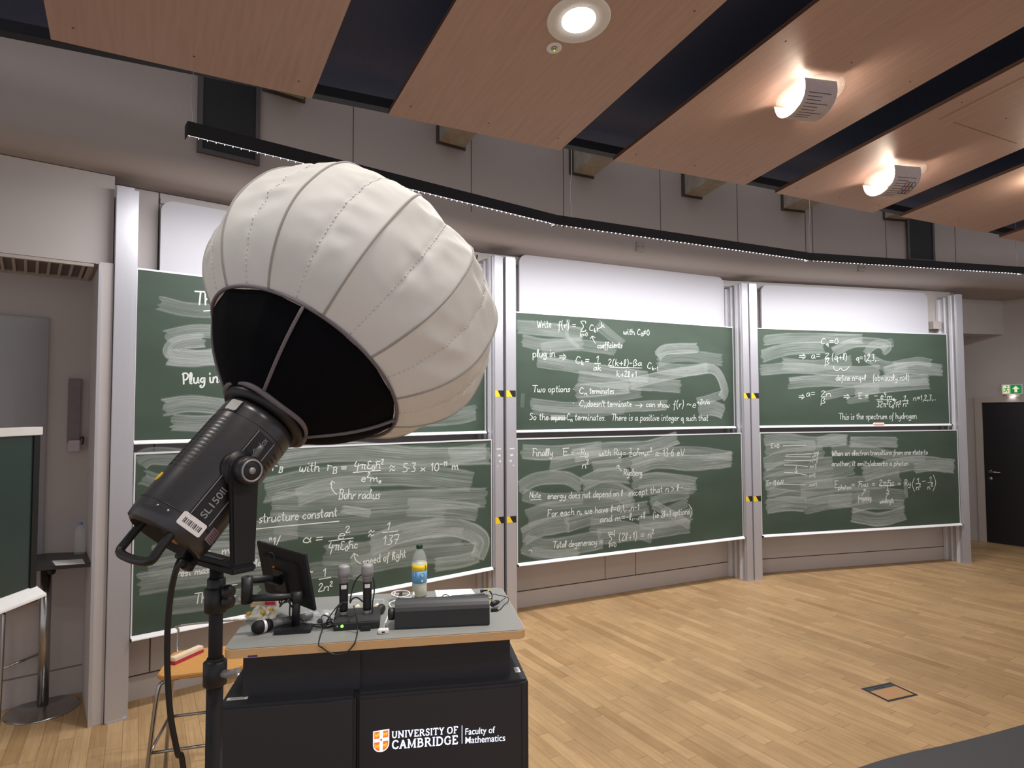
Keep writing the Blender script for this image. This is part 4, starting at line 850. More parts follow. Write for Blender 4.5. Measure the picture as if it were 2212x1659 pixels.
def bpoint(s_, r_, th, wr=True):
    ph = (th - TH0) % (2 * math.pi / NR); w_ = math.pi / NR; x = abs(ph - w_) / w_           # 1 on a rib, 0 midway
    rr = r_ * (1 - 0.030 * (1 - x ** 2) * min(1, (r_ / 0.15)))
    p = Vector((rr * math.cos(th), rr * math.sin(th), s_))
    if wr:
        amp = 0.0072 * min(1.0, max(0.0, (s_ - S1) * 9)) * (1 - x ** 3) * min(1, r_ / 0.12)
        u = th * NR / (2 * math.pi)
        q1 = mnoise.noise(Vector((u * 0.75 + s_ * 4, s_ * 17 - u * 1.1, 3.1))); q2 = mnoise.noise(Vector((u * 1.1 - s_ * 6, s_ * 30 + u * 1.3, 7.7))); nz_ = (0.5 - abs(q1) * 2.0) * 0.8 + (0.4 - abs(q2) * 1.8) * 0.45
        sg = max(0.0, 1 - (1 - abs(1 - 2 * abs(ph / w_ / 2 - .5))) * 0 - abs(ph - w_) / (0.14 * w_))   # pucker along the middle seam
        d = Vector((math.cos(th), math.sin(th), 0.35 * (1 if s_ > S2 else -1))).normalized()
        p += d * (amp * nz_ - 0.0042 * sg * (0.8 + 0.35 * math.sin(s_ * 230 + 3 * u)) * min(1, (s_ - S1) * 12) * min(1, r_ / .12))
    return p
b = MB(); vs_ = []
for s_, r_ in BP:
    for k in range(SEG): vs_.append(LM @ bpoint(s_, r_, TH0 + 2 * math.pi * k / SEG))
fs = [(i * SEG + k, i * SEG + (k + 1) % SEG, (i + 1) * SEG + (k + 1) % SEG, (i + 1) * SEG + k) for i in range(len(BP) - 1) for k in range(SEG)]
b.add(vs_, fs, 0, True)
M_sil = mat('white_diffusion_cloth', (233, 233, 231), 0.75, var=0.025, scale=14)
nt_ = M_sil.node_tree; tr_ = nt_.nodes.new('ShaderNodeBsdfTranslucent'); tr_.inputs[0].default_value = (0.8, 0.8, 0.78, 1); mx_ = nt_.nodes.new('ShaderNodeMixShader'); mx_.inputs[0].default_value = 0.22
nt_.links.new(nt_.nodes['Principled BSDF'].outputs[0], mx_.inputs[1]); nt_.links.new(tr_.outputs[0], mx_.inputs[2]); nt_.links.new(mx_.outputs[0], nt_.nodes['Material Output'].inputs[0])
obj('diffuser', b, M_sil, g)
M_stitch = mat('pale_stitching', (212, 208, 203), 0.8, var=.05)
for k in range(NR):                                         # stitched seam halfway between two ribs
    th = TH0 + 2 * math.pi * (k + .5) / NR; b = MB(); dense = []
    for i in range(len(BP) - 1):
        for t in (0, .25, .5, .75): dense.append((BP[i][0] * (1 - t) + BP[i + 1][0] * t, BP[i][1] * (1 - t) + BP[i + 1][1] * t))
    dense = [p for p in dense if p[1] > .05]
    for i in range(0, len(dense) - 3, 4):
        b.tube([LM @ (bpoint(s_, r_, th) + Vector((math.cos(th), math.sin(th), .2)) * .0004) for s_, r_ in dense[i:i + 3]], 0.0011, 5)
    obj('stitched_seam', b, M_stitch, g)
M_ribc = mat('grey_seam_tape', (168, 164, 160), 0.8, var=.03)
for k in range(NR):
    th = TH0 + 2 * math.pi * k / NR
    b = MB(); b.tube([LM @ Vector((r_ * math.cos(th), r_ * math.sin(th), s_)) for s_, r_ in BP if r_ > 0.03], 0.0024, 6); obj('rib', b, M_ribc, g)
b = MB()                                                    # black skirt, flat panels between the rods
for i in range(9):
    t = i / 8; s_ = 0.0 + S1 * t; r_ = RN_ + (R1 - RN_) * t + 0.012 * math.sin(math.pi * t)
    for k in range(SEG):
        th = TH0 + 2 * math.pi * k / SEG; ph = (th - TH0) % (2 * math.pi / NR); w_ = math.pi / NR; x = abs(ph - w_) / w_
        rr = r_ * (1 - 0.03 * (1 - x * x) * t) + 0.002 * t * mnoise.noise(Vector((th * 4, t * 4, 1)))
        b.v.append(LM @ Vector((rr * math.cos(th), rr * math.sin(th), s_)))
b.f = [[i * SEG + k, i * SEG + (k + 1) % SEG, (i + 1) * SEG + (k + 1) % SEG, (i + 1) * SEG + k] for i in range(8) for k in range(SEG)]; b.m = [0] * len(b.f); b.smooth = [True] * len(b.f)
M_skirt = mat('black_skirt_cloth', (13, 13, 17), 0.85, var=.1, scale=20, spec=0.08); obj('skirt', b, M_skirt, g)
M_pipe = mat('grey_piping', (112, 106, 112), 0.6, var=.04)
b = MB(); b.tube([LM @ Vector(((R1 + .001) * math.cos(t), (R1 + .001) * math.sin(t), S1)) for t in [k * math.pi / 60 for k in range(120)]], 0.0034, 6, closed=True); obj('rim_piping', b, M_pipe, g)
ta = rim_angle(654, 664)
for k in range(4):
    th = ta + k * math.pi / 2; b = MB()
    b.tube([LM @ Vector(((RN_ + (R1 - RN_) * t + 0.012 * math.sin(math.pi * t) + .001) * math.cos(th), (RN_ + (R1 - RN_) * t + 0.012 * math.sin(math.pi * t) + .001) * math.sin(th), S1 * t)) for t in [j / 8 for j in range(9)]], 0.0034, 6); obj('seam_piping', b, M_pipe, g)
b = MB(); b.tube([LM @ Vector(((RN_ + .002 + .002 * math.sin(5 * t)) * math.cos(t), (RN_ + .002 + .002 * math.sin(5 * t)) * math.sin(t), 0.004 + 0.003 * math.sin(3 * t))) for t in [k * math.pi / 40 for k in range(80)]], 0.0055, 8, closed=True); obj('neck_cord', b, M_pipe, g)
b = MB(); b.lathe([(0.060, -0.012), (0.074, -0.012), (0.077, -0.004), (0.077, 0.010), (0.06, 0.012)], LM, 48); obj('mounting_ring', b, M_blk, g)
# ------------------------------------------------------------------ the lamp itself
M_lamp = mat('dark_grey_lamp_shell', (66, 66, 69), 0.3, 0.35, var=.05, scale=90); M_lampblk = mat('black_lamp_parts', (15, 15, 17), 0.45)
YC = LM @ Vector((0, 0, -0.115)); YC = Vector((YC.x - 0.012, YC.y, YC.z))
lt = empty('studio_light', LM @ Vector((0, 0, -0.12)), 'dark grey cylindrical studio light carrying the white balloon softbox', 'studio light')
b = MB(); b.lathe([(0.058, -0.014), (0.0655, -0.016), (0.0665, -0.03), (0.0665, -0.232), (0.064, -0.250), (0.055, -0.256), (0.054, -0.232), (0.001, -0.230)], LM, 64); body = obj('body', b, M_lamp, lt)
b = MB(); b.lathe([(0.0668, -0.0445), (0.0668, -0.0455)], LM, 64); b.lathe([(0.0668, -0.2195), (0.0668, -0.2215)], LM, 64); obj('groove', b, M_lampblk, body)
for a0, n_ in ((-106, 15), (-76, 15)):
    for k in range(n_):
        th = math.radians(a0); z = -0.056 - k * 0.0072
        b = MB(); sg = 6
        q = [LM @ Vector((0.0669 * math.cos(th + math.radians(d)), 0.0669 * math.sin(th + math.radians(d)), zz)) for zz in (z, z - 0.0042) for d in [(-11 + 22 * j / sg) for j in range(sg + 1)]]
        b.add(q, [(j, j + 1, j + sg + 2, j + sg + 1) for j in range(sg)]); obj('vent_slot', b, M_lampblk, body)
for k in range(5):
    th = math.radians(32); z = -0.06 - k * 0.0085
    b = MB(); q = [LM @ Vector((0.0669 * math.cos(th + math.radians(d)), 0.0669 * math.sin(th + math.radians(d)), zz)) for zz in (z, z - 0.004) for d in (-7, 0, 7)]; b.add(q, [(0, 1, 4, 3), (1, 2, 5, 4)]); obj('vent_slot', b, M_lampblk, body)
# label panel on the camera side
def lampM(th, s_, lift): 
    c_, s2 = math.cos(th), math.sin(th); o = Vector((c_ * (RB + lift), s2 * (RB + lift), s_))
    return LM @ Matrix(((0, s2, c_, o.x), (0, -c_, s2, o.y), (1, 0, 0, o.z), (0, 0, 0, 1)))         # x along the lamp, y upward across, z outward
PMx = lampM(math.radians(-4), -0.13, 0.001)
b = MB(); b.box((-0.085, -0.0185, -0.004), (0.078, 0.0185, 0.0008), PMx); lp = obj('label_panel', b, M_lampblk, lt)
M_silv = mat('silver_print', (150, 148, 152), 0.4, .3); b = MB(); 
for y0 in (-0.0185, 0.0172): b = MB(); b.box((-0.085, y0, 0.0008), (-0.012, y0 + .0013, 0.0013), PMx); obj('silver_line', b, M_silv, lp); b = MB(); b.box((0.032, y0, 0.0008), (0.078, y0 + .0013, 0.0013), PMx); obj('silver_line', b, M_silv, lp)
def put_text(s, M, x0, y0, w_, h, m, parent, name, bold=0.0, z=0.0015, label=None):
    v, f = text_mesh(s, 1.0, bold); xs = [p.x for p in v]; ys = [p.y for p in v]; x_, X_ = min(xs), max(xs); y_, Y_ = min(ys), max(ys)
    b = MB(); b.add([M @ Vector((x0 + (p.x - x_) / (X_ - x_) * w_, y0 + (p.y - y_) / (Y_ - y_) * h, z)) for p in v], f); return obj(name, b, m, parent, label=label)
put_text('SL150II', PMx, -0.080, -0.006, 0.052, 0.012, M_silv, lp, 'model_lettering', 0.012)
put_text('Godox', PMx, 0.044, -0.006, 0.031, 0.011, M_silv, lp, 'maker_lettering', 0.0)
SMx = lampM(math.radians(-8), -0.2265, 0.0012)
b = MB(); b.prism(rrect(0.021, 0.042, 0.003, 4, -0.0105, -0.021), -0.002, 0.0006, SMx); st = obj('barcode_sticker', b, M_paper, lt)
b = MB(); 
for k in range(11): b.box((-0.0045, -0.016 + k * 0.003, 0.0006), (0.0035, -0.016 + k * 0.003 + (0.0012 if k % 3 else 0.002), 0.0008), SMx)
obj('bars', b, mat('printed_ink', (70, 62, 66), 0.8), st)
SM2 = lampM(math.radians(30), -0.222, 0.0012); b = MB(); b.box((-0.010, -0.010, -0.002), (0.012, 0.010, 0.0006), SM2); st = obj('rating_sticker', b, mat('grey_sticker', (140, 120, 130), 0.7), lt)
b = MB()
for k in range(6): b.box((-0.008 + k * .0033, -0.008, 0.0006), (-0.0068 + k * .0033, 0.008, 0.0008), SM2)
obj('print', b, mat('printed_ink', (70, 62, 66), 0.8), st)
SM3 = lampM(math.radians(-100), -0.185, 0.0008); b = MB(); b.prism([(0.008 * math.cos(t), 0.005 * math.sin(t)) for t in [k * math.pi / 10 for k in range(20)]], -0.001, 0.0006, SM3); obj('yellow_mark', b, M_yel, lt)
for k, dz in enumerate((-0.2, -0.212)):
    M2 = lampM(math.radians(-58 + k * 16), -0.228, 0.0); b = MB(); b.lathe([(0.0005, 0.0012), (0.0018, 0.001), (0.0022, 0)], M2, 10); obj('screw', b, M_steel, lt)
M2 = lampM(math.radians(-72), -0.033, 0.0); b = MB(); b.prism(rrect(0.022, 0.026, 0.004, 4, -0.011, -0.013), -0.004, 0.003, M2); obj('release_catch', b, M_lamp, lt, bevel=.001)
# rear panel and carrying handle
b = MB(); b.lathe([(0.0005, -0.236), (0.05, -0.236), (0.053, -0.231)], LM, 40); rp_ = obj('rear_panel', b, M_lampblk, lt)
for x, y, r_, m_ in ((0.0, 0.028, .008, M_blk), (0.022, 0.02, .006, M_blk), (-0.022, 0.03, .006, mat('orange_button', (190, 120, 60), .5)), (0.03, -0.01, .004, M_silv)):
    b = MB(); b.lathe([(r_, -0.236), (r_, -0.246), (0.0005, -0.247)], LM @ Matrix.Translation((x, y, 0)), 16); obj('control_knob', b, m_, rp_)
hp = [(-0.05, -0.02, -0.225), (-0.054, -0.018, -0.275), (-0.045, -0.016, -0.298), (0.045, -0.016, -0.298), (0.054, -0.018, -0.275), (0.05, -0.02, -0.225)]
b = MB(); b.tube([LM @ Vector(p) for p in smooth(hp, 5)], 0.0068, 10); obj('handle', b, M_lampblk, lt)
# yoke and tilt knob
YM = frameM(YC, UX, Vector((0, 0, 1)).cross(UX), (0, 0, 1))
xo = 0.094
b = MB()
for sx_ in (-1, 1):
    prof2 = [(-0.019, -0.150), (0.019, -0.150)] + [(0.024 * math.cos(t), 0.024 * math.sin(t)) for t in [k * math.pi / 8 for k in range(9)]]
    lo = min(sx_ * xo, sx_ * (xo - 0.012)); b.prism(prof2, lo, lo + 0.012, YM @ Matrix(((0, 0, 1, 0), (1, 0, 0, 0), (0, 1, 0, 0), (0, 0, 0, 1))))
b.box((-xo, -0.021, -0.162), (xo, 0.021, -0.150), YM); yk = obj('yoke', b, M_blkmat, lt, bevel=0.003)
b = MB(); b.box((-0.03, -0.004, -0.1501), (0.03, 0.004, -0.1492), YM); obj('slot', b, M_lampblk, yk)
b = MB(); b.lathe([(0.03, 0.062), (0.03, 0.082), (0.0005, 0.082)], YM @ axisM((0, 0, 0), (1, 0, 0), (0, 0, 1)), 28); obj('pivot', b, M_lampblk, lt)
b = MB(); b.lathe([(0.03, -0.062), (0.03, -0.082), (0.0005, -0.082)], YM @ axisM((0, 0, 0), (1, 0, 0), (0, 0, 1)), 28); obj('pivot', b, M_lampblk, lt)
KM = YM @ axisM((xo, 0, 0), (1, 0, 0), (0, 0, 1))
b = MB(); b.lathe([(0.020, 0), (0.0225, 0.003), (0.0225, 0.014), (0.019, 0.018), (0.0005, 0.018)], KM, 32); kn = obj('tilt_knob', b, M_blk, lt)
b = MB(); b.tube([KM @ Vector((0.0165 * math.cos(t), 0.0165 * math.sin(t), 0.0182)) for t in [k * math.pi / 18 for k in range(36)]], 0.0017, 6, closed=True); b2 = obj('ring', b, M_silv, kn)
b = MB(); b.lathe([(0.0055, 0.018), (0.0055, 0.0195), (0.0005, 0.0195)], KM, 16); obj('centre_mark', b, M_silv, kn)
b = MB(); b.tube([KM @ Vector(p) for p in smooth([(0.01, -0.004, 0.004), (0.03, -0.014, 0.012), (0.036, -0.02, 0.010)], 4)], 0.005, 8); obj('lever', b, mat('dull_grey_lever', (92, 90, 92), .4, .3), kn)
# ------------------------------------------------------------------ stand
sx0 = atdepth(468, 1240, 1.05)
PX, PY = sx0.x, sx0.y; ztop = YC.z - 0.164
sd_ = empty('light_stand', (PX, PY, 0), 'black tripod stand with clamps holding up the studio light', 'light stand')
b = MB(); b.tube([(PX, PY, 1.50), (PX, PY, ztop)], 0.0108, 16); obj('upper_tube', b, M_blkmat, sd_)
b = MB(); b.tube([(PX, PY, 0.12), (PX, PY, 1.56)], 0.0130, 16); obj('lower_tube', b, M_blkmat, sd_)
for z, r_ in ((ztop - 0.04, 0.0145), (1.655, 0.0185), (1.535, 0.0185)):
    b = MB(); b.lathe([(r_ * .75, -0.022), (r_, -0.018), (r_, 0.018), (r_ * .75, 0.022), (r_ * .5, 0.022)], Matrix.Translation((PX, PY, z)), 20); cpn = obj('clamp', b, M_blk, sd_)
    b = MB(); kd = Vector((0.85, -0.4, 0)).normalized(); K = axisM((PX, PY, z), kd, (0, 0, 1)); 
    if z > 1.6: b.lathe([(0.004, 0.012), (0.004, 0.020), (0.010, 0.022), (0.012, 0.028), (0.010, 0.034), (0.0005, 0.035)], K, 14); obj('clamp_knob', b, M_blk, cpn)
    else: b.tube([K @ Vector(p) for p in ((0, 0, .014), (0.002, 0, .022), (.004, .002, .034), (.016, .006, .060))], [.005, .0065, .006, .004], 10); obj('clamp_lever', b, M_silv, cpn)
b = MB(); b.lathe([(0.0155, 0.60), (0.024, 0.605), (0.024, 0.66), (0.0155, 0.665)], Matrix.Translation((PX, PY, 0)), 20); obj('leg_collar', b, M_blk, sd_)
for k in range(3):
    a_ = math.radians(90 + 120 * k); dx, dy = math.cos(a_), math.sin(a_)
    b = MB(); b.tube([(PX + dx * 0.02, PY + dy * 0.02, 0.63), (PX + dx * 0.48, PY + dy * 0.48, 0.012)], 0.009, 10); lg = obj('leg', b, M_blkmat, sd_)
    b = MB(); b.lathe([(0.014, 0), (0.014, 0.024), (0.01, 0.03)], Matrix.Translation((PX + dx * 0.48, PY + dy * 0.48, 0)), 12); obj('rubber_foot', b, M_blk, lg)
# power cable
rear = LM @ Vector((0.012, 0.045, -0.25))
cpts = [LM @ Vector((0.010, 0.050, -0.238)), LM @ Vector((0.010, 0.056, -0.268)), atdepth(388, 1212, 0.95), atdepth(370, 1275, 0.955), atdepth(362, 1360, 0.965), atdepth(362, 1460, 0.975), atdepth(369, 1550, 0.985), atdepth(383, 1625, 1.0), atdepth(402, 1720, 1.02)]
cpts += [Vector((cpts[-1].x + .05, cpts[-1].y + .0, 0.8)), Vector((PX - 0.12, PY - 0.16, 0.2)), Vector((PX - 0.2, PY - 0.25, 0.012)), Vector((PX - 0.5, PY - 0.5, 0.008))]
g = empty('power_cable', (PX - .2, PY - .25, 0), 'thick black power cable hanging in a curve from the rear of the studio light', 'cable')
b = MB(); b.tube(smooth(cpts, 6), 0.0045, 10); obj('cord', b, M_blk, g)
b = MB(); b.tube([cpts[0], cpts[1], cpts[1].lerp(cpts[2], .45)], [0.013, 0.012, 0.007], 12); obj('plug', b, M_blk, g)

# ================================================================== lectern
ZD = 1.07
FL, FR = G(481, 1404, ZD), G(1137, 1360, ZD)
LXv = (FR - FL); LW = LXv.length; LXv.normalize(); LYv = Vector((-LXv.y, LXv.x, 0)); LD = (G(1087, 1268, ZD) - FR).dot(LYv)
DM = frameM((FL.x, FL.y, 0), LXv, LYv)
def dloc(px, py, z=ZD): return DM.inverted() @ G(px, py, z)
M_dtop = mat('grey_laminate', (132, 133, 130), 0.5, var=0.05, scale=250); M_beech = mat('beech_edge', (206, 168, 122), 0.5, var=.06, scale=6, stretch=(2, 40, 40)); M_lec = mat('charcoal_laminate', (38, 39, 46), 0.6, var=.06, scale=160)
lc = empty('lectern', DM @ Vector((LW / 2, LD / 2, 0)), 'charcoal lectern with grey worktop, beech edge and university lettering', 'lectern')
b = MB(); rr = rrect(LW, LD, 0.035, 6); b.prism(rr, ZD - 0.036, ZD - 0.003, DM); b.prism([(0.003 + x * (LW - .006) / LW, 0.003 + y * (LD - .006) / LD) for x, y in rr], ZD - 0.003, ZD, DM, 1)
obj('worktop', b, [M_beech, M_dtop], lc)
b = MB(); b.box((0.035, -0.0006, ZD - 0.03), (0.062, 0.001, ZD - 0.025), DM); 
b = MB(); p_ = dloc(530, 1380); b.box((0.09, -0.0008, ZD - 0.034), (0.125, 0.001, ZD - 0.027), DM); obj('edge_mark', b, mat('violet_tape', (70, 60, 110), .6), lc)
ZC = 0.868; sx_ = (G(772, 1488, ZC) - FL).dot(LXv)
b = MB(); b.box((0.062, 0.05, ZC - 0.01), (sx_ + .01, LD - 0.06, ZD - 0.036), DM); b.box((sx_ + .01, 0.062, ZC - 0.01), (LW - 0.058, LD - 0.06, ZD - 0.036), DM); obj('upper_carcass', b, M_lec, lc)
b = MB(); b.box((-0.012, -0.028, 0.06), (sx_ - 0.001, LD + .0, ZC), DM); obj('cabinet', b, M_lec, lc, bevel=0.012)
b = MB(); b.box((sx_ + 0.001, 0.0, 0.06), (LW + 0.008, LD + .0, ZC), DM); cb2 = obj('cabinet', b, M_lec, lc, bevel=0.010)
b = MB(); b.box((0.02, 0.03, 0.0), (LW - 0.02, LD - .03, 0.062), DM); obj('plinth', b, M_blkmat, lc)
fx1 = LW - 0.022
b = MB(); b.box((fx1, -0.0008, 0.08), (fx1 + 0.0035, 0.004, ZC - 0.012), DM); obj('panel_joint', b, M_lampblk, cb2)
b = MB(); b.box((sx_ + 0.012, -0.003, 0.09), (fx1 - 0.002, 0.004, ZC - 0.022), DM); scr = obj('display_panel', b, M_lec, lc, bevel=0.001)
M_dark = M_lec
# stickers on the cabinet tops
for (px, py, w_, d_) in ((513, 1509, 0.075, 0.022), (1117, 1447, 0.022, 0.05)):
    q = dloc(px, py, ZC); b = MB(); b.box((q.x - w_ / 2, max(q.y, -0.012) - d_ / 2 + .0, ZC - .0005), (q.x + w_ / 2, max(q.y, -0.012) + d_ / 2, ZC + 0.0008), DM); stp = obj('asset_sticker', b, M_paper, lc)
    b = MB()
    for k in range(4): b.box((q.x - w_ * .35, max(q.y, -0.012) - d_ * .3 + k * d_ * .17, ZC + .0008), (q.x + w_ * .35, max(q.y, -0.012) - d_ * .3 + k * d_ * .17 + d_ * .06, ZC + .001), DM)
    obj('print', b, mat('printed_ink', (70, 62, 66), 0.8), stp)
# lit lettering on the front
FM = DM @ frameM((0, -0.003, 0), (1, 0, 0), (0, 0, 1), (0, -1, 0))      # x along, y up, z out
def fl(px, py):
    p = onplane(px, py, FM.translation, FM.to_3x3() @ Vector((0, 0, 1))); q = FM.inverted() @ p; return Vector((q.x, q.y))
M_lit = mat('lit_white_lettering', (230, 236, 250), 0.5, var=0, emit=(214, 226, 255), es=0.85)
SER = {
'U': (8.4, [[(1.5, 9.6), (1.5, 3.4), (2.2, 1.4), (4.2, .7), (6.1, 1.4), (6.8, 3.4), (6.8, 9.6)]], [(0, 3, 10), (5.6, 8, 10)]), 'N': (9.4, [[(1.6, .4), (1.6, 9.6)], [(1.4, 9.4), (7.6, .6)], [(7.6, .4), (7.6, 9.6)]], [(0, 2.4, 10), (.2, 3, 0), (6.2, 9, 10)]), 'I': (3.6, [[(1.8, .4), (1.8, 9.6)]], [(.2, 3.4, 10), (.2, 3.4, 0)]),
'V': (8.6, [[(1.4, 9.6), (4.4, .6)], [(7.2, 9.6), (4.2, .6)]], [(0, 3, 10), (5.8, 8.5, 10)]), 'E': (7.2, [[(1.8, .4), (1.8, 9.6)], [(1.8, .6), (6.4, .6), (6.6, 2.6)], [(1.8, 9.4), (6.2, 9.4), (6.3, 7.6)], [(1.8, 5.2), (5, 5.2)]], [(.2, 2, 10), (.2, 2, 0)]), 'R': (8.6, [[(1.8, .4), (1.8, 9.6)], [(1.8, 9.4), (4.8, 9.3), (6.2, 8.2), (6.2, 6.4), (4.8, 5.2), (1.8, 5)], [(4.2, 5), (7.6, .4)]], [(.2, 2, 10), (.2, 3.4, 0), (6.6, 8.6, 0)]),
'S': (6.4, [[(5.4, 7.4), (5, 9), (3.2, 9.6), (1.4, 8.6), (1.3, 6.8), (3, 5.4), (5, 4.2), (5.4, 2.4), (4.4, .9), (2.6, .5), (1, 1.2), (.8, 3)]], []), 'T': (8, [[(4, .4), (4, 9.6)], [(.6, 7.4), (.8, 9.4), (7.2, 9.4), (7.4, 7.4)]], [(2.4, 5.6, 0)]), 'Y': (8, [[(1.2, 9.6), (4, 5)], [(6.8, 9.6), (4, 5)], [(4, 5), (4, .4)]], [(0, 2.8, 10), (5.4, 8, 10), (2.4, 5.6, 0)]),
'O': (9.2, [[(4.6, 9.4), (2.2, 8.6), (1.2, 6.6), (1.2, 3.6), (2.2, 1.4), (4.6, .6), (7, 1.4), (8, 3.6), (8, 6.6), (7, 8.6), (4.6, 9.4)]], []), 'F': (6.8, [[(1.8, .4), (1.8, 9.6)], [(1.8, 9.4), (6.2, 9.4), (6.3, 7.4)], [(1.8, 5.2), (5, 5.2)]], [(.2, 2, 10), (.2, 3.4, 0)]), 'C': (8, [[(7.2, 7.2), (6.4, 8.8), (4.6, 9.4), (2.4, 8.6), (1.2, 6.4), (1.2, 3.6), (2.4, 1.4), (4.8, .6), (6.6, 1.2), (7.4, 2.8)]], []),
'A': (8.8, [[(1.4, .4), (4.4, 9.4)], [(7.4, .4), (4.4, 9.4)], [(2.4, 3.6), (6.4, 3.6)]], [(0, 2.8, 0), (6, 8.8, 0)]), 'M': (10.6, [[(1.6, .4), (1.8, 9.6)], [(1.8, 9.4), (5.2, 1), (8.6, 9.4)], [(8.8, .4), (8.6, 9.6)]], [(.1, 2, 10), (.1, 3, 0), (8.4, 10.4, 10), (7.4, 10.4, 0)]), 'B': (8, [[(1.8, .4), (1.8, 9.6)], [(1.8, 9.4), (4.6, 9.3), (6, 8.2), (5.8, 6.2), (4.4, 5.3), (1.8, 5.2)], [(4.4, 5.3), (6.6, 4.4), (6.8, 2.2), (5.4, .8), (1.8, .6)]], [(.2, 2, 10), (.2, 2, 0)]),
'D': (9, [[(1.8, .4), (1.8, 9.6)], [(1.8, 9.4), (4.6, 9.3), (6.8, 8), (7.8, 5.8), (7.6, 3.4), (6.4, 1.4), (4.4, .7), (1.8, .6)]], [(.2, 2, 10), (.2, 2, 0)]), 'G': (8.8, [[(7.2, 7.2), (6.4, 8.8), (4.6, 9.4), (2.4, 8.6), (1.2, 6.4), (1.2, 3.6), (2.4, 1.4), (4.8, .6), (7.2, 1.4), (7.2, 4.4)]], [(5.6, 8.6, 4.6)]), ' ': (2.6, [], [])}
def serif_text(s, a, c, cap, name):
    a = fl(*a); c = fl(*c); d = c - a; L = d.length; d.normalize(); n = Vector((-d.y, d.x)); tot = sum(SER[k][0] + .7 for k in s) - .7; kx = L / tot; ky = cap / 10; x = 0; b = MB(); nrm = FM.to_3x3() @ Vector((0, 0, 1)); zc = 0.001
    T = lambda u, v, z=0.001: FM @ Vector((*(a + d * (u * kx) + n * (v * ky)), z))
    for ch in s:
        adv, st, se = SER[ch]
        for k, q in enumerate(st): b.ribbon([T(x + u, v, zc + .00005 * k) for u, v in q], 1.75 * (kx + ky) / 2, nrm)
        for u0, u1, v in se: b.ribbon([T(x + u0, v + (.4 if v < 5 else -.4), zc + .0002), T(x + u1, v + (.4 if v < 5 else -.4), zc + .0002)], .95 * ky, nrm)
        x += adv + .7
    return obj(name, b, M_lit, scr)
u15 = (fl(845, 1579) - fl(845, 1594)).length
serif_text('UNIVERSITY OF', (846, 1595), (989, 1583.5), u15 * 1.02, 'lettering')
serif_text('CAMBRIDGE', (846, 1618.5), (989, 1607), u15 * 1.30, 'lettering')
a0, a1 = fl(998, 1567), fl(998, 1606); b = MB(); b.prism([(a0.x - .0012, a1.y), (a0.x + .0012, a1.y), (a0.x + .0012, a0.y), (a0.x - .0012, a0.y)], 0, .001, FM); obj('divider_line', b, M_lit, scr)
def sans(s, a, c, hpx, desc):
    a = fl(*a); c = fl(*c); d = c - a; L = d.length; d.normalize(); n = Vector((-d.y, d.x)); M2 = FM @ Matrix(((d.x, n.x, 0, a.x), (d.y, n.y, 0, a.y), (0, 0, 1, 0), (0, 0, 0, 1)))
    h = hpx * u15 / 15; put_text(s, M2, 0, -desc * h, L, h * (1 + desc), M_lit, scr, 'lettering', 0.007, 0.001)
sans('Faculty of', (1005, 1587.5), (1069, 1583), 14.5, 0.3); sans('Mathematics', (1005, 1606), (1091, 1600), 14.5, 0.02)
# coat of arms
c0, c1 = fl(806, 1580), fl(841, 1577); cw = (c1 - c0).length; chh = (fl(823, 1578) - fl(823, 1625)).length
SM_ = FM @ Matrix(((1, 0, 0, c0.x), (math.tan(math.radians(4)), 1, 0, c0.y - chh * 1.0), (0, 0, 1, 0), (0, 0, 0, 1)))
def shield(ins, z0, z1, m, name, parent):
    x0, x1, y1 = ins, cw - ins, chh - ins; pts = [(x1, y1), (x0, y1), (x0, chh * .38)]
    pts += [(cw / 2 - (cw / 2 - ins) * math.cos(t) , chh * .38 - (chh * .38 - ins) * math.sin(t) ** 0.9) for t in [math.pi / 2 * k / 8 for k in range(1, 9)]]
    pts += [(cw / 2 + (cw / 2 - ins) * math.cos(t), chh * .38 - (chh * .38 - ins) * math.sin(t) ** 0.9) for t in [math.pi / 2 * k / 8 for k in range(7, -1, -1)]]
    b = MB(); b.prism(pts, z0, z1, SM_); return obj(name, b, m, parent)
M_or = mat('lit_orange', (226, 120, 50), .5, var=0, emit=(222, 110, 50), es=.55); M_red = mat('lit_red', (200, 50, 50), .5, var=0, emit=(200, 50, 50), es=.55); M_gold = mat('lit_gold', (240, 190, 60), .5, var=0, emit=(240, 180, 60), es=.7)
sh = shield(0, 0.0004, 0.0010, M_lit, 'coat_of_arms', scr); shield(cw * .06, 0.0010, 0.0013, M_or, 'field', sh)
b = MB(); hw = cw * .10; cyy = chh * .56
b.prism([(cw / 2 - hw, chh * .06), (cw / 2 + hw, chh * .06), (cw / 2 + hw, chh * .95), (cw / 2 - hw, chh * .95)], .0013, .0016, SM_); b.prism([(cw * .06, cyy - hw), (cw * .94, cyy - hw), (cw * .94, cyy + hw), (cw * .06, cyy + hw)], .0013, .00165, SM_); obj('cross', b, M_lit, sh)
b = MB(); b.box((cw / 2 - hw * .55, cyy - hw * .55, .00165), (cw / 2 + hw * .55, cyy + hw * .55, .0018), SM_); obj('centre', b, M_red, sh)
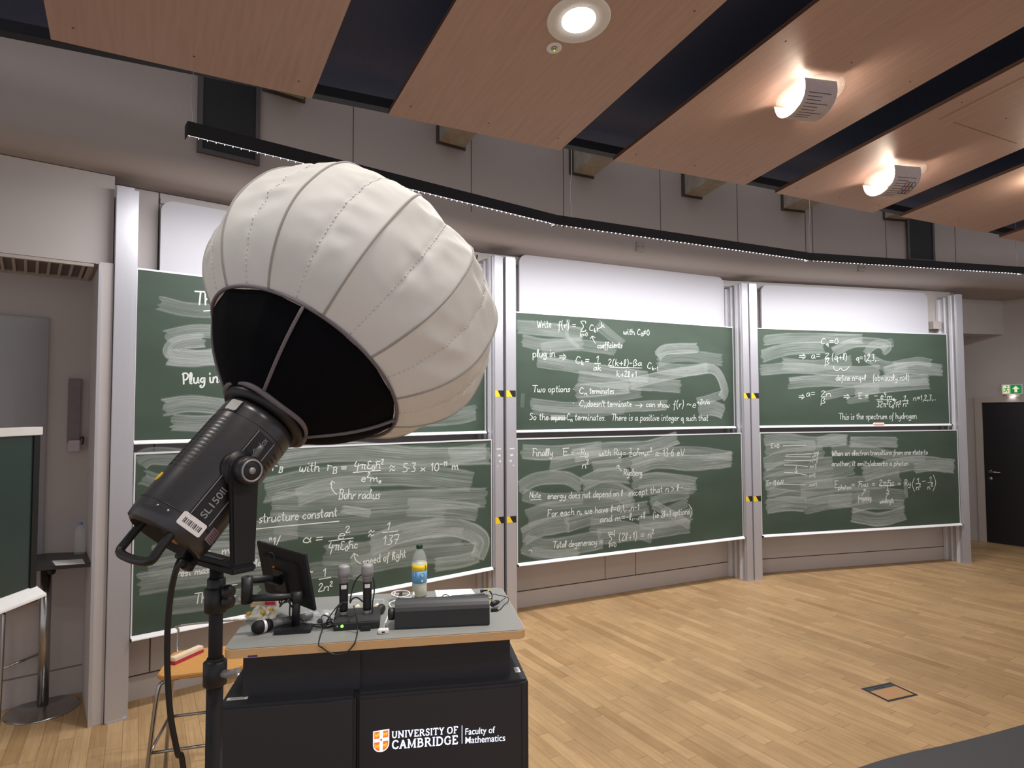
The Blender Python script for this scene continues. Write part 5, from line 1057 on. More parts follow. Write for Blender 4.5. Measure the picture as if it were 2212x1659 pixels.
for qx, qy in ((.24, .80), (.76, .80), (.27, .30), (.73, .30)):            # small golden beasts in the quarters
    b = MB(); k = cw * .15; cx_, cy_ = cw * qx, chh * qy
    for pts, wd in ((((-.9, .1), (.5, .2)), .5), (((-.7, .1), (-.9, -.8)), .25), (((-.2, .1), (-.2, -.8)), .25), (((.4, .2), (.3, -.8)), .25), (((.5, .2), (.9, -.4)), .25), (((.5, .3), (.8, .7)), .45), (((-.9, .2), (-1.0, .8), (-.6, .9)), .2)):
        b.ribbon([SM_ @ Vector((cx_ + u * k, cy_ + v * k, .0016)) for u, v in pts], wd * k, FM.to_3x3() @ Vector((0, 0, 1)))
    obj('beast', b, M_gold, sh)
# ================================================================== things on the lectern
Z = Vector((0, 0, 1))
def D(px, py, dz=0.0): p = G(px, py, ZD); return Vector((p.x, p.y, ZD + dz))
# --- monitor on its arm (the stand is part of the monitor)
mTL = atdepth(557, 1167, 2.90); mTR = atdepth(660, 1197, 2.62); mBR = atdepth(682, 1319, 2.655)
wx = (mTL - mTR); wx.z = 0; mw = wx.length; wx.normalize(); up_ = (mTR - mBR); mh = up_.length; up_.normalize(); up_ = (up_ - wx * up_.dot(wx)).normalized()
bk = wx.cross(up_); 
if bk.dot(CAM - mTR) < 0: bk = -bk                       # towards the camera: the back of the screen
MM = frameM(mTR - up_ * mh, wx, up_, None); zs = 1 if (MM.to_3x3() @ Z).dot(bk) > 0 else -1
mn = empty('monitor', D(636, 1362), 'black monitor seen from behind on a jointed desk arm, on the lectern', 'monitor')
b = MB(); b.box((0, 0, -0.008), (mw, mh, 0.008), MM); b.box((0.06, 0.05, 0.0), (mw - 0.06, mh - 0.05, zs * 0.022), MM); obj('housing', b, M_blkmat, mn, bevel=0.003)
b = MB(); b.box((0.008, 0.012, -zs * 0.0095), (mw - 0.008, mh - 0.008, -zs * 0.008), MM); obj('screen', b, M_lampblk, mn)
M_gr = mat('dark_grey_print', (60, 60, 64), .5)
b = MB(); b.tube([MM @ Vector((mw * .62 + 0.026 * math.cos(t), mh * .80 + 0.026 * math.sin(t), zs * 0.0225)) for t in [k * math.pi / 12 for k in range(24)]], 0.0016, 6, closed=True); 
obj('round_emblem', b, M_gr, mn)
b = MB(); b.prism(rrect(.016, .012, .003, 3, mw * .60, mh * .60), zs * .022, zs * .026, MM); obj('orange_label', b, mat('orange_button', (190, 120, 60), .5), mn)
pb_ = D(636, 1362); b = MB(); bx = frameM(pb_, LXv, LYv); b.prism(rrect(0.145, 0.085, 0.012, 5, -0.075, -0.045), 0, 0.014, bx); obj('base', b, M_blk, mn, bevel=.002)
d0 = (pb_ - CAM).dot(FW) ; ydep = pb_.y + .02
pt = atdepth(641, 1288, ydep); b = MB(); b.tube([Vector((pb_.x - .003, ydep, ZD + 0.01)), Vector((pt.x, ydep, pt.z + 0.012))], 0.0165, 18); obj('post', b, M_blk, mn)
e1 = atdepth(533, 1293, ydep - 0.05); b = MB(); b.tube([Vector((pt.x, ydep, pt.z)), e1], 0.0145, 14); b.lathe([(.02, -.022), (.022, -.02), (.022, .018), (.0005, .02)], Matrix.Translation((pt.x, ydep, pt.z)), 18); obj('lower_arm', b, M_blk, mn)
e2 = Vector((e1.x, e1.y, atdepth(533, 1252, ydep - 0.05).z)); b = MB(); b.tube([e1 - Z * .018, e2 + Z * .012], 0.022, 18); obj('elbow', b, M_blk, mn)
b = MB(); b.lathe([(0.011, 0), (0.013, 0.004), (0.009, 0.016), (0.0005, 0.017)], axisM(e1 + Vector((-.018, -.01, 0)), (-1, -.4, 0)), 14); obj('joint_screw', b, M_silv, mn)
mc = MM @ Vector((mw * .5, mh * .42, zs * 0.03)); b = MB(); b.tube([e2, e2.lerp(mc, .6) + Z * .005, mc], [0.016, 0.016, 0.02], 14); obj('upper_arm', b, M_blk, mn)
b = MB(); b.box((mw * .5 - .05, mh * .42 - .05, zs * .022), (mw * .5 + .05, mh * .42 + .05, zs * .032), MM); obj('mount_plate', b, M_blk, mn)
b = MB(); b.tube(smooth([MM @ Vector((mw * .4, mh * .3, zs * .025)), MM @ Vector((mw * .45, mh * .02, zs * .06)), pt.lerp(e1, .25) - Z * .02, Vector((pb_.x - .02, ydep - .02, ZD + .12)), Vector((pb_.x - .018, ydep - .018, ZD + .05)), Vector((pb_.x + .02, ydep + .01, ZD + .022)), D(690, 1352, .006), D(715, 1345, .005)], 6), 0.0032, 7)
b.tube(smooth([MM @ Vector((mw * .42, mh * .3, zs * .025)), MM @ Vector((mw * .5, mh * .05, zs * .05)), pt.lerp(e1, .15) - Z * .02, Vector((pb_.x - .026, ydep, ZD + .1)), Vector((pb_.x + .03, ydep + .02, ZD + .02)), D(700, 1358, .005), D(722, 1352, .005)], 6), 0.0032, 7); obj('cable', b, M_blk, mn)
# --- microphones
M_mesh = mat('dark_wire_mesh', (26, 26, 28), .55, .4, var=.5, scale=900, bump=.5); M_greymesh = mat('grey_wire_mesh', (150, 150, 152), .5, .3, var=.35, scale=900, bump=.4); M_greymic = mat('grey_mic_shell', (128, 128, 132), .4, .3)
p0, p1 = D(557, 1369, .026), D(672, 1338, .018); ax_ = (p1 - p0).normalized(); mic = empty('microphone', D(557, 1372), 'handheld microphone with black ball head lying on the lectern by the monitor base', 'microphone'); K = axisM(p0, ax_)
b = MB(); b.lathe([(0.0005, -.026), (.014, -.022), (.023, -.012), (.026, 0.0), (.0255, .012), (.024, .018)], K, 28); obj('head', b, M_mesh, mic)
b = MB(); b.lathe([(.0262, .017), (.0268, .019), (.0268, .027), (.0258, .029)], K, 28); obj('ring', b, M_alu_lt, mic)
b = MB(); b.lathe([(.0255, .029), (.0245, .046), (.018, .056), (.0005, .056)], K, 28); obj('collar', b, M_mesh, mic)
b = MB(); b.lathe([(.0175, .056), (.0165, .10), (.0145, .19), (.013, .235), (.011, .24), (.0005, .24)], K, 24); obj('body', b, M_greymic, mic)
dk = D(765, 1362); DK = frameM(dk, LXv, LYv)
dock = empty('charging_dock', dk, 'black double charging dock with a green indicator holding two upright microphones', 'charging dock')
xl = (D(724, 1350) - dk).dot(LXv); xr = (D(821, 1345) - dk).dot(LXv)
b = MB(); b.prism([(0.005, 0), (0.13, 0), (0.13, 0.052), (0.03, 0.05), (0.008, 0.03)], xl, xr, DK @ Matrix(((0, 0, 1, 0), (1, 0, 0, 0), (0, 1, 0, 0), (0, 0, 0, 1)))); obj('base', b, M_blk, dock, bevel=.003)
b = MB(); b.lathe([(.006, 0), (.006, .002), (.0005, .003)], DK @ axisM((xl + .035, .0065, .018), (0, -1, 0.1)), 12); obj('indicator', b, mat('green_led', (120, 255, 60), 0.4, emit=(120, 255, 60), es=2), dock)
b = MB(); b.lathe([(.004, 0), (.003, .003), (.0005, .0035)], DK @ axisM((xl + .015, .0065, .018), (0, -1, 0.1)), 10); b2_ = obj('switch', b, M_silv, dock)
b = MB(); b.box((xr - .075, -.018, 0), (xr - .035, .006, .016), DK); obj('plug', b, M_blk, dock, bevel=.002)
def dockmic(px, lab):
    o = D(px, 1338); x = (o - dk).dot(LXv); base = DK @ Vector((x, .06, .046)); m = empty('dock_microphone', base, lab, 'microphone', 'grey-headed microphones in the dock'); T = Matrix.Translation(base)
    b = MB(); b.lathe([(.016, -.003), (.017, .0), (.017, .016), (.0165, .017)], T, 24); obj('end_cap', b, M_greymic, m)
    b = MB(); b.lathe([(.0165, .016), (.0175, .03), (.0185, .13), (.019, .135)], T, 24); body_ = obj('body', b, M_blk, m)
    b = MB(); n_ = (CAM - base); n_.z = 0; n_.normalize(); sd = Vector((-n_.y, n_.x, 0)); q = [base + n_ * (.0192 * math.cos(a)) + sd * (.0192 * math.sin(a)) + Z * z for z in (.112, .128) for a in (-.6, -.3, 0, .3, .6)]; b.add(q, [(k, k + 1, k + 6, k + 5) for k in range(4)], 0, True); obj('white_label', b, M_paper, body_)
    b = MB(); b.lathe([(.019, .134), (.020, .14), (.0205, .152), (.0235, .158)], T, 28); obj('collar', b, M_greymic, m)
    b = MB(); b.lathe([(.0235, .158), (.0255, .172), (.0262, .176), (.0258, .18), (.025, .196), (.023, .203), (.015, .207), (.0005, .208)], T, 32); obj('head', b, M_greymesh, m)
dockmic(746, 'left one of the two upright grey-headed microphones in the charging dock'); dockmic(795, 'right one of the two upright grey-headed microphones in the charging dock')
b = MB(); b.lathe([(.0005, 0), (.017, .004), (.020, .014), (.016, .03), (.012, .08), (.0005, .082)], axisM(D(826, 1322, .02), D(800, 1345, .02) - D(826, 1322, .02)), 20); obj('microphone', b, M_blk, label='black microphone lying behind the charging dock, only its round end in view', cat='microphone')
# --- headset cables round the dock
loop = [D(733, 1352, .03), D(728, 1300, 0).lerp(D(745, 1345, .1), .5), D(752, 1340, .11), D(745, 1345, .135), D(735, 1352, .10), D(712, 1358, .05)]
g = empty('headset_cable', D(735, 1355), 'thin black cable looping round the microphone dock and hanging over the lectern edge', 'cable'); b = MB()
b.tube(smooth([atdepth(752, 1302, dk.y + .03), atdepth(735, 1304, dk.y + .02), atdepth(712, 1332, dk.y - .01), atdepth(698, 1358, dk.y - .03), D(693, 1372, .004), Vector((*((DM @ Vector((dloc(691, 1384).x, -.006, ZD)))[:2]), ZD - .002)), *[onplane(x, y, DM @ Vector((0, -.006, 0)), LYv) for x, y in ((697, 1400), (712, 1410), (730, 1414), (750, 1408), (764, 1393))], DM @ Vector((dloc(768, 1385).x, -.006, ZD + .003)), D(772, 1368, .006), atdepth(771, 1335, dk.y - .01), atdepth(764, 1308, dk.y + .02)], 6), 0.0026, 7); obj('cord', b, M_blk, g)
b = MB(); b.tube(smooth([atdepth(756, 1300, dk.y + .05), atdepth(762, 1270, dk.y + .08), atdepth(772, 1249, dk.y + .09), atdepth(788, 1237.5, dk.y + .09), atdepth(801, 1242, dk.y + .085), atdepth(808, 1258, dk.y + .08), atdepth(808, 1282, dk.y + .07), atdepth(805, 1300, dk.y + .06), atdepth(804, 1325, dk.y + .05)], 6), 0.003, 7); obj('headband', b, M_blk, g)
b = MB(); b.tube(smooth([atdepth(756, 1303, dk.y + .04), atdepth(762, 1293, dk.y + .05), atdepth(772, 1291, dk.y + .06), atdepth(784, 1300, dk.y + .05)], 5), 0.0034, 7); b.tube(smooth([atdepth(724, 1328, dk.y), atdepth(730, 1313, dk.y + .01), atdepth(738, 1305, dk.y + .02)], 5), .0034, 7); obj('ear_hook', b, M_blk, g)
b = MB(); rnd = random.Random(3)
for k in range(5):
    q = [D(688 + rnd.uniform(-3, 3), 1342 + rnd.uniform(-4, 4), .006)]
    for j in range(5): q.append(D(692 + j * 9 + rnd.uniform(-5, 5), 1350 + rnd.uniform(-10, 8), .004 + rnd.uniform(0, .02)))
    b.tube(smooth(q, 5), 0.0024, 6)
obj('tangled_cables', b, M_blk, label='small tangle of thin black cables between the monitor base and the microphone dock', cat='cables')
# --- control box
p0, p1 = D(852, 1361), D(1058, 1351); ax_ = (p1 - p0); bl = ax_.length; ax_.normalize(); CB = frameM(p0, ax_, Vector((-ax_.y, ax_.x, 0)))
cbx = empty('control_panel', p0.lerp(p1, .5), 'long black tilted control panel lying at the front of the lectern', 'control panel')
YZ = Matrix(((0, 0, 1, 0), (1, 0, 0, 0), (0, 1, 0, 0), (0, 0, 0, 1)))
pr = [(0.0, 0.004), (0.004, 0), (0.135, 0), (0.14, 0.012)] + [(0.062 + 0.06 * math.cos(t), 0.052 + 0.055 * math.sin(t)) for t in [math.radians(20 + 140 * k / 9) for k in range(10)]] 
b = MB(); b.prism(pr, 0, bl, CB @ YZ); bo = obj('casing', b, mat('graphite_plastic', (38, 38, 41), .5, var=.08, scale=120), cbx, bevel=.003)
KM2 = CB @ axisM((0, 0.035, 0.055), (-1, 0, 0)); b = MB(); b.lathe([(.016, 0), (.024, .003), (.026, .022), (.02, .028), (.0005, .028)], KM2, 24); obj('knob', b, M_blk, cbx)
b = MB(); b.box((.004, .001, .0), (.012, .02, .003), CB); 
g = empty('clip_microphone', D(1070, 1318), 'small black clip microphone with tangled lead at the right end of the control panel', 'clip microphone')
b = MB(); b.tube([D(1063, 1316, .02), D(1072, 1312, .022), D(1077, 1310, .02)], [.011, .012, .008], 12); obj('head', b, M_blk, g)
b = MB(); b.box((-.012, -.006, 0), (.02, .008, .012), frameM(D(1066, 1321), LXv, LYv)); obj('clip', b, M_blk, g, bevel=.002)
b = MB(); b.tube(smooth([D(1076, 1311, .018), D(1085, 1302, .012), D(1096, 1299, .02), D(1098, 1304, .012), D(1088, 1309, .004), D(1080, 1318, .003), D(1068, 1322, .003)], 6), .0018, 6); b.tube(smooth([D(1062, 1308, .03), D(1066, 1300, .035), D(1078, 1300, .03), D(1092, 1298, .02)], 6), .0018, 6); obj('lead', b, M_blk, g)
# --- white adaptor and cables
g = empty('adaptor', D(828, 1369), 'small white video adaptor with short cable at the front edge of the lectern', 'adaptor')
b = MB(); b.prism(rrect(.042, .03, .006, 5, -.021, 0), 0, .016, frameM(D(828, 1370), LXv, LYv)); obj('block', b, M_whiteplastic, g, bevel=.003)
b = MB(); b.box((-.006, -.0006, .005), (.006, .001, .011), frameM(D(828, 1370), LXv, LYv)); obj('socket', b, M_seam, g)
b = MB(); b.tube(smooth([D(829, 1360, .008), D(833, 1350, .010), D(839, 1340, .02), D(846, 1332, .028)], 5), .004, 8); obj('lead', b, M_whiteplastic, g)
g = empty('white_cable', D(868, 1303), 'coil of white charging cable with plug behind the control panel', 'cable'); b = MB()
q = []
for k in range(26):
    t = k / 25 * 2 * math.pi * 2.6; q.append(D(868 + (20 + 3 * math.sin(t * .7)) * math.cos(t), 1298 + 6 * math.sin(t), .02 + .012 * math.sin(t * .37) + .0012 * k * .5))
b.tube(smooth(q, 3), .003, 7); b.tube(smooth([q[0], D(845, 1306, .012), D(842, 1312, .008), D(848, 1318, .005)], 4), .003, 7); obj('cord', b, M_whiteplastic, g)
b = MB(); b.tube([D(893, 1302, .03), D(893, 1294, .03)], .006, 10); obj('plug', b, M_whiteplastic, g)
b = MB(); b.tube([D(862, 1304, .020), D(866, 1297, .034)], .008, 8); obj('cable_tie', b, M_blk, g)
for lab, a, c in (('white pen lying behind the control panel, left one', (878, 1302), (914, 1299)), ('white pen lying behind the control panel, under the black wand', (925, 1301), (972, 1297))):
    p0, p1 = D(*a, .05), D(*c, .05); p0.z = p1.z = ZD + .008; p0, p1 = D(a[0], a[1] - 1, .008), D(c[0], c[1] - 1, .008)
    b = MB(); b.tube([p0, p0.lerp(p1, .02), p0.lerp(p1, .96), p1], [.004, .0065, .0065, .003], 12); obj('pen', b, M_whiteplastic, label=lab, cat='pen', group='white pens')
b = MB(); pp = [D(939, 1276), D(1018, 1273), D(1031, 1290), D(945, 1297)]; b.add([p + Z * .0006 for p in pp] + [p + Z * .003 for p in pp], [(3, 2, 1, 0), (4, 5, 6, 7), (0, 1, 5, 4), (1, 2, 6, 5), (2, 3, 7, 6), (3, 0, 4, 7)]); 
obj('paper_sheet', b, M_paper, label='blank white paper sheets lying at the back of the lectern', cat='paper')
b = MB(); p0, p1 = D(974, 1296, .012), D(1047, 1291, .012); b.tube([p0, p0.lerp(p1, .03), p0.lerp(p1, .97), p1], [.006, .009, .009, .006], 12); wd_ = MB(); wd_.tube(smooth([p0, D(965, 1294, .02), D(958, 1291, .012), D(952, 1295, .004)], 5), .002, 6)
g = empty('wand', p0, 'thin black wand with a lead lying on the paper sheets', 'wand'); obj('tube', b, M_blk, g); obj('lead', wd_, M_blk, g)
g = empty('lapel_microphone', D(1048, 1280), 'tiny black and yellow lapel microphone standing at the back right of the lectern', 'lapel microphone')
b = MB(); b.tube([D(1038, 1283, .012), D(1044, 1283, .016)], [.008, .007], 10); obj('head', b, M_blk, g)
for a, c, m_ in (((1044, 1283, .016), (1054, 1285, .022), M_blk), ((1054, 1285, .022), (1058, 1287, .022), M_yel), ((1058, 1287, .022), (1062, 1290, .016), M_blk), ((1060, 1293, .006), (1056, 1295, .006), M_yel)):
    b = MB(); b.tube([D(*a), D(*c)], .004, 8); obj('stem', b, m_, g)
b = MB(); b.tube(smooth([D(1062, 1290, .016), D(1063, 1296, .006), D(1061, 1303, .003), D(1058, 1308, .003)], 5), .002, 6); obj('lead', b, M_blk, g)
# --- drink bottle
def bottle(c, H, r, name, lab, fill, full):
    k = empty(name, c, lab, 'bottle'); T = Matrix.Translation(c); s = H / .24
    sh = [(r * .9, .002), (r, .008 * s), (r, .055 * s), (r * .96, .06 * s), (r, .066 * s), (r, .155 * s), (r * .93, .175 * s), (r * .7, .2 * s), (r * .45, .216 * s), (.0115 * s, .224 * s)]
    b = MB(); b.lathe([(.0005, .006)] + sh + [(.0115 * s, .232 * s)], T, 36); obj('bottle_shell', b, glassy('clear_plastic', (225, 230, 225), .22), k)
    if full:
        b = MB(); b.lathe([(.0005, .007)] + [(x * .965, z) for x, z in sh[:5]] + [(r * .96, .158 * s), (.0005, .158 * s)], T, 30); obj('drink', b, fill, k)
        b = MB(); n = 40
        for z0, z1, m_ in ((.066, .120, 0), (.120, .150, 1)):
            b.lathe([(r * 1.006, z0 * s), (r * 1.006, z1 * s)], T, n, m_)
        lb = obj('label_wrap', b, [mat('label_blue', (104, 164, 214), .45), mat('label_yellow', (240, 204, 40), .45)], k)
        nn = CAM - c; nn.z = 0; nn.normalize(); a0 = math.atan2(nn.y, nn.x)
        def patch(da, z, w_, h_, m_, nm, shape=None):
            b = MB(); 
            pts = shape or [(-1, -1), (1, -1), (1, 1), (-1, 1)]
            b.add([c + Vector((math.cos(a0 + da + x * w_) * r * 1.012, math.sin(a0 + da + x * w_) * r * 1.012, (z + y * h_) * s)) for x, y in pts], [tuple(range(len(pts)))]); obj(nm, b, m_, lb)
        circ = [(math.cos(t), math.sin(t)) for t in [j * math.pi / 8 for j in range(16)]]
        patch(-.5, .108, .22, .012, M_paper, 'barcode'); 
        for j in range(4): patch(-.62 + j * .08, .108, .014, .0105, mat('printed_ink', (70, 62, 66), 0.8), 'bar')
        patch(.38, .103, .36, .0125, mat('label_dark_blue', (40, 96, 150), .45), 'roundel', circ); patch(.40, .103, .30, .010, mat('label_blue', (104, 164, 214), .45), 'roundel_centre', circ)
        patch(.40, .102, .13, .006, M_yel, 'fruit_print', [(-1, 0), (0, -1), (1, 0), (0, 1.3)]); patch(.38, .078, .12, .005, mat('label_pale', (196, 214, 226), .5), 'small_print'); patch(-.45, .078, .16, .006, mat('label_green', (120, 170, 110), .5), 'small_print')
        patch(.82, .135, .14, .014, mat('label_black', (34, 34, 36), .5), 'dark_flash', [(-1, -1), (1, -1), (1, 1), (.2, 1)])
    b = MB(); b.lathe([(.0150 * s, .222 * s), (.0155 * s, .224 * s), (.0155 * s, .238 * s), (.014 * s, .24 * s), (.0005, .24 * s)], T, 28); obj('cap', b, mat('dark_green_cap', (24, 58, 40), .4) if full else mat('pale_blue_cap', (120, 140, 190), .4), k)
bottle(D(906, 1287), .247, .0365, 'drink_bottle', 'plastic bottle of cloudy drink with yellow and blue label, standing on the lectern', mat('cloudy_drink', (196, 198, 172), .3), True)
# --- food and boxes on the lectern
g = empty('chalk_box', D(566, 1312), 'open beige cardboard box with a red print, behind the monitor arm', 'box'); K = frameM(D(541, 1312), LXv, LYv)
b = MB(); b.box((0, 0, 0), (.115, .05, .022), K); obj('carton', b, mat('beige_card', (206, 184, 156), .8), g); b = MB(); b.box((.062, .001, .0221), (.108, .048, .0235), K); b.box((.062, -.0008, .006), (.108, .001, .02), K); obj('red_print', b, mat('crimson_print', (190, 40, 66), .6), g)
def crumple(name, lab, cat, cx_, cy_, w_, d_, h_, m_, seed, alpha=False):
    K = frameM(D(cx_, cy_), LXv, LYv); b = MB(); n1, n2 = 26, 12; vs_ = []
    for i in range(n2 + 1):
        ph = math.pi / 2 * i / n2
        for k in range(n1):
            th = 2 * math.pi * k / n1; n_ = mnoise.noise(Vector((math.cos(th) * 2.6 * math.cos(ph), math.sin(th) * 2.6 * math.cos(ph), seed + 2.5 * math.sin(ph)))); rr = 1 + .45 * n_
            vs_.append(K @ Vector((w_ / 2 * math.cos(th) * math.cos(ph) * rr, d_ / 2 * math.sin(th) * math.cos(ph) * rr, max(0.0005, h_ * math.sin(ph) ** .8 * (1 + .7 * mnoise.noise(Vector((th * 2, ph * 4, seed))))))))
    b.add(vs_, [(i * n1 + k, i * n1 + (k + 1) % n1, (i + 1) * n1 + (k + 1) % n1, (i + 1) * n1 + k) for i in range(n2) for k in range(n1)]); return b, K
b, K = crumple('', '', '', 566, 1334, .125, .08, .042, None, 2.0); g = empty('snack_bag', D(566, 1340), 'crumpled clear snack bag with pale and yellow contents, behind the lying microphone', 'snack bag')
obj('wrapper', b, mat('cream_crumpled_wrap', (230, 228, 214), .35, var=.2, scale=60), g)
for k, (x, y, z) in enumerate(((-.05, -.02, .025), (.01, -.03, .03), (.04, -.01, .035))):
    b = MB(); b.lathe([(.0005, -.004), (.010, -.003), (.012, .003), (.0005, .008)], K @ Matrix.Translation((x, y, z)) @ Matrix.Rotation(.7 * k + .5, 4, 'X'), 9); obj('crisp', b, mat('yellow_crisp', (220, 178, 70), .7), g)
b, K = crumple('', '', '', 690, 1332, .17, .09, .022, None, 5.0); obj('plastic_film', b, glassy('clear_film', (215, 218, 218), .32, .15), label='flattened clear plastic film wrap between the monitor and the microphones', cat='plastic wrap')
g = empty('sandwich_pack', D(790, 1325), 'clear plastic tray with white sandwiches behind the microphone dock', 'sandwich pack'); K = frameM(D(790, 1326), LXv, LYv)
b = MB(); q0 = rrect(.15, .085, .02, 4, -.075, -.01); vs_ = [K @ Vector((x * s, y * s, z)) for s, z in ((.86, .001), (1.0, .038), (1.07, .040)) for x, y in q0]; n = len(q0); b.add(vs_, [(i * n + k, i * n + (k + 1) % n, (i + 1) * n + (k + 1) % n, (i + 1) * n + k) for i in range(2) for k in range(n)] + [tuple(range(n))]); obj('tray', b, glassy('clear_film', (215, 218, 218), .32, .15), g)
for k in range(3):
    b = MB(); b.prism([(-.055 + .042 * k, .0), (-.02 + .042 * k, .0), (-.035 + .042 * k, .055)], .004, .032, K); obj('sandwich', b, mat('white_bread', (224, 216, 190), .9, var=.12, scale=120), g, bevel=.003)
b = MB(); b.prism([(0, 0), (.03, 0), (.026, .012), (.006, .014)], 0, .03, frameM(D(727, 1330), LXv, LYv) @ YZ); obj('wrapper_corner', b, mat('orange_wrapper', (224, 168, 60), .5), label='small orange and yellow wrapper left of the upright microphones', cat='wrapper')

# ================================================================== floor box
fq = [G(*p) for p in ((1860, 1488), (1921, 1475), (1985, 1498), (1928, 1517))]
fx = (fq[1] - fq[0]); fy = (fq[3] - fq[0]); fw = (fx.length + (fq[2] - fq[3]).length) / 2; fd = (fy.length + (fq[2] - fq[1]).length) / 2
KF = frameM((fq[0].x, fq[0].y, 0), fx, -fy if fx.cross(fy).z < 0 else fy); sgn = -1 if fx.cross(fy).z < 0 else 1
g = empty('floor_box', KF @ Vector((fw / 2, sgn * fd / 2, 0)), 'square floor outlet box with dark frame and wooden lid set in the floor', 'floor box')
def fb(x0, y0, x1, y1, z0, z1, m, nm, par=None):
    b = MB(); b.box((x0, min(sgn * y0, sgn * y1), z0), (x1, max(sgn * y0, sgn * y1), z1), KF); return obj(nm, b, m, par or g)
for r_ in ((0, 0, fw, .018), (0, fd - .018, fw, fd), (0, .018, .018, fd - .018), (fw - .018, .018, fw, fd - .018)): fb(*r_, -.01, .0025, M_tray, 'frame')
fb(.018, .018, fw - .018, fd * .26, -.01, .002, mat('dark_flap', (58, 62, 70), .5), 'cable_flap'); fb(.018, fd * .26, fw - .018, fd - .018, -.01, .0015, mat('oak_lid', (180, 136, 92), .5, var=.08, scale=6, stretch=(2, 30, 1)), 'lid')
for k in range(3): fb(fw * .3 + k * .035, .03, fw * .3 + k * .035 + .02, fd * .2, .002, .003, M_lampblk, 'cable_slot')

# ================================================================== left side: bar stools, high table, framed screen
def curve_tube(parent, name, pts, r, m, n=6): b = MB(); b.tube(smooth(pts, n), r, 10); return obj(name, b, m, parent)
def stool(c, rot, zs, lab, seat=True):
    K = Matrix.Translation(c) @ Matrix.Rotation(rot, 4, 'Z'); g = empty('bar_stool', c, lab, 'bar stool', 'wooden bar stools with chromed legs'); P = lambda x, y, z: K @ Vector((x, y, z))
    b = MB(); b.prism([(x, y) for x, y in rrect(.40, .36, .06, 5, -.20, -.18)], zs - .022, zs, K); obj('seat', b, mat('honey_plywood', (196, 142, 78), .45, var=.1, scale=5, stretch=(2, 20, 20)), g, bevel=.004)
    for sx_ in (-1, 1):
        for sy_ in (-1, 1):
            curve_tube(g, 'leg', [P(sx_ * .10, sy_ * .13, zs - .030), P(sx_ * .165, sy_ * .15, zs - .034), P(sx_ * .19, sy_ * .165, zs - .09), P(sx_ * .215, sy_ * .19, zs * .45), P(sx_ * .235, sy_ * .215, .0)], .011, M_steel)
    for a, c_ in (((-.213, -.188), (.213, -.188)), ((.213, -.188), (.213, .188)), ((.213, .188), (-.213, .188)), ((-.213, .188), (-.213, -.188))): curve_tube(g, 'foot_rail', [P(a[0], a[1], zs * .46), P(c_[0], c_[1], zs * .46)], .008, M_steel)
    curve_tube(g, 'back_wire', [P(-.17, .15, zs - .03), P(-.18, .19, zs + .02), P(-.18, .205, zs + .10), P(-.165, .21, zs + .125), P(.165, .21, zs + .125), P(.18, .205, zs + .10), P(.18, .19, zs + .02), P(.17, .15, zs - .03)], .006, M_steel, 5)
    return g
zs_ = 0.66; sc_ = G(446, 1424, zs_); stool(Vector((sc_.x, sc_.y, 0)), math.radians(16), zs_, 'wooden bar stool with chromed legs beside the lectern, a felt eraser on its seat')
K = frameM(G(372, 1436, zs_), (G(434, 1408, zs_) - G(372, 1436, zs_)), Vector((-.5, .8, 0)))
g = empty('board_eraser', K.translation, 'long board eraser with pale wood back and crimson felt, lying on the bar stool', 'eraser'); ln = (G(434, 1408, zs_) - G(372, 1436, zs_)).length
b = MB(); b.box((0, -.02, 0.0005), (ln, .02, .016), K); obj('felt', b, mat('crimson_felt', (176, 48, 72), .9), g); b = MB(); b.box((0, -.02, .016), (ln, .02, .036), K); obj('wood_back', b, mat('pale_wood', (224, 204, 176), .6), g, bevel=.003)
s2 = G(-18, 1545, 0); stool(Vector((s2.x - .06, s2.y + .16, 0)), math.radians(-12), 0.70, 'bar stool at the far left under the framed screen, only its legs in view')
# high table
tb = G(92, 1533, 0); tt = 1.0
g = empty('high_table', (tb.x, tb.y, 0), 'dark high bar table on a chromed column and round base, in the left niche', 'table')
b = MB(); b.lathe([(.205, 0), (.205, .006), (.19, .012), (.05, .018), (.035, .03)], Matrix.Translation((tb.x, tb.y, 0)), 48); obj('base', b, M_steel, g)
b = MB(); b.tube([(tb.x, tb.y, .02), (tb.x, tb.y, tt - .03)], .032, 24); obj('column', b, M_steel, g)
b = MB(); b.lathe([(.02, 0), (.024, .004), (.022, .022), (.0005, .024)], axisM((tb.x + .035, tb.y - .01, tt - .09), (.9, -.5, 0)), 18); obj('clamp_knob', b, M_blk, g)
cor = bp(0, -0.24, 0.60)
tq = [G(204.5, 1214, tt), G(190, 1191, tt), G(60, 1197, tt), G(-30, 1207, tt), G(-30, 1232, tt)]
b = MB(); b.prism([(p.x, p.y) for p in tq], tt - .03, tt); obj('table_top', b, mat('dark_table_laminate', (46, 44, 46), .35, var=.06), g, bevel=.004)
bottle(Vector((*G(172, 1197, tt)[:2], tt)), .215, .032, 'water_bottle', 'clear empty plastic water bottle standing on the high table', None, False)
b = MB(); pp = [G(112, 1212, tt), G(178, 1208, tt), G(184, 1218, tt), G(120, 1222, tt)]; b.add([p + Z * .0006 for p in pp] + [p + Z * .0022 for p in pp], [(3, 2, 1, 0), (4, 5, 6, 7), (0, 1, 5, 4), (1, 2, 6, 5), (2, 3, 7, 6), (3, 0, 4, 7)]); obj('paper_sheet', b, M_paper, label='white paper sheet lying on the dark high table', cat='paper')
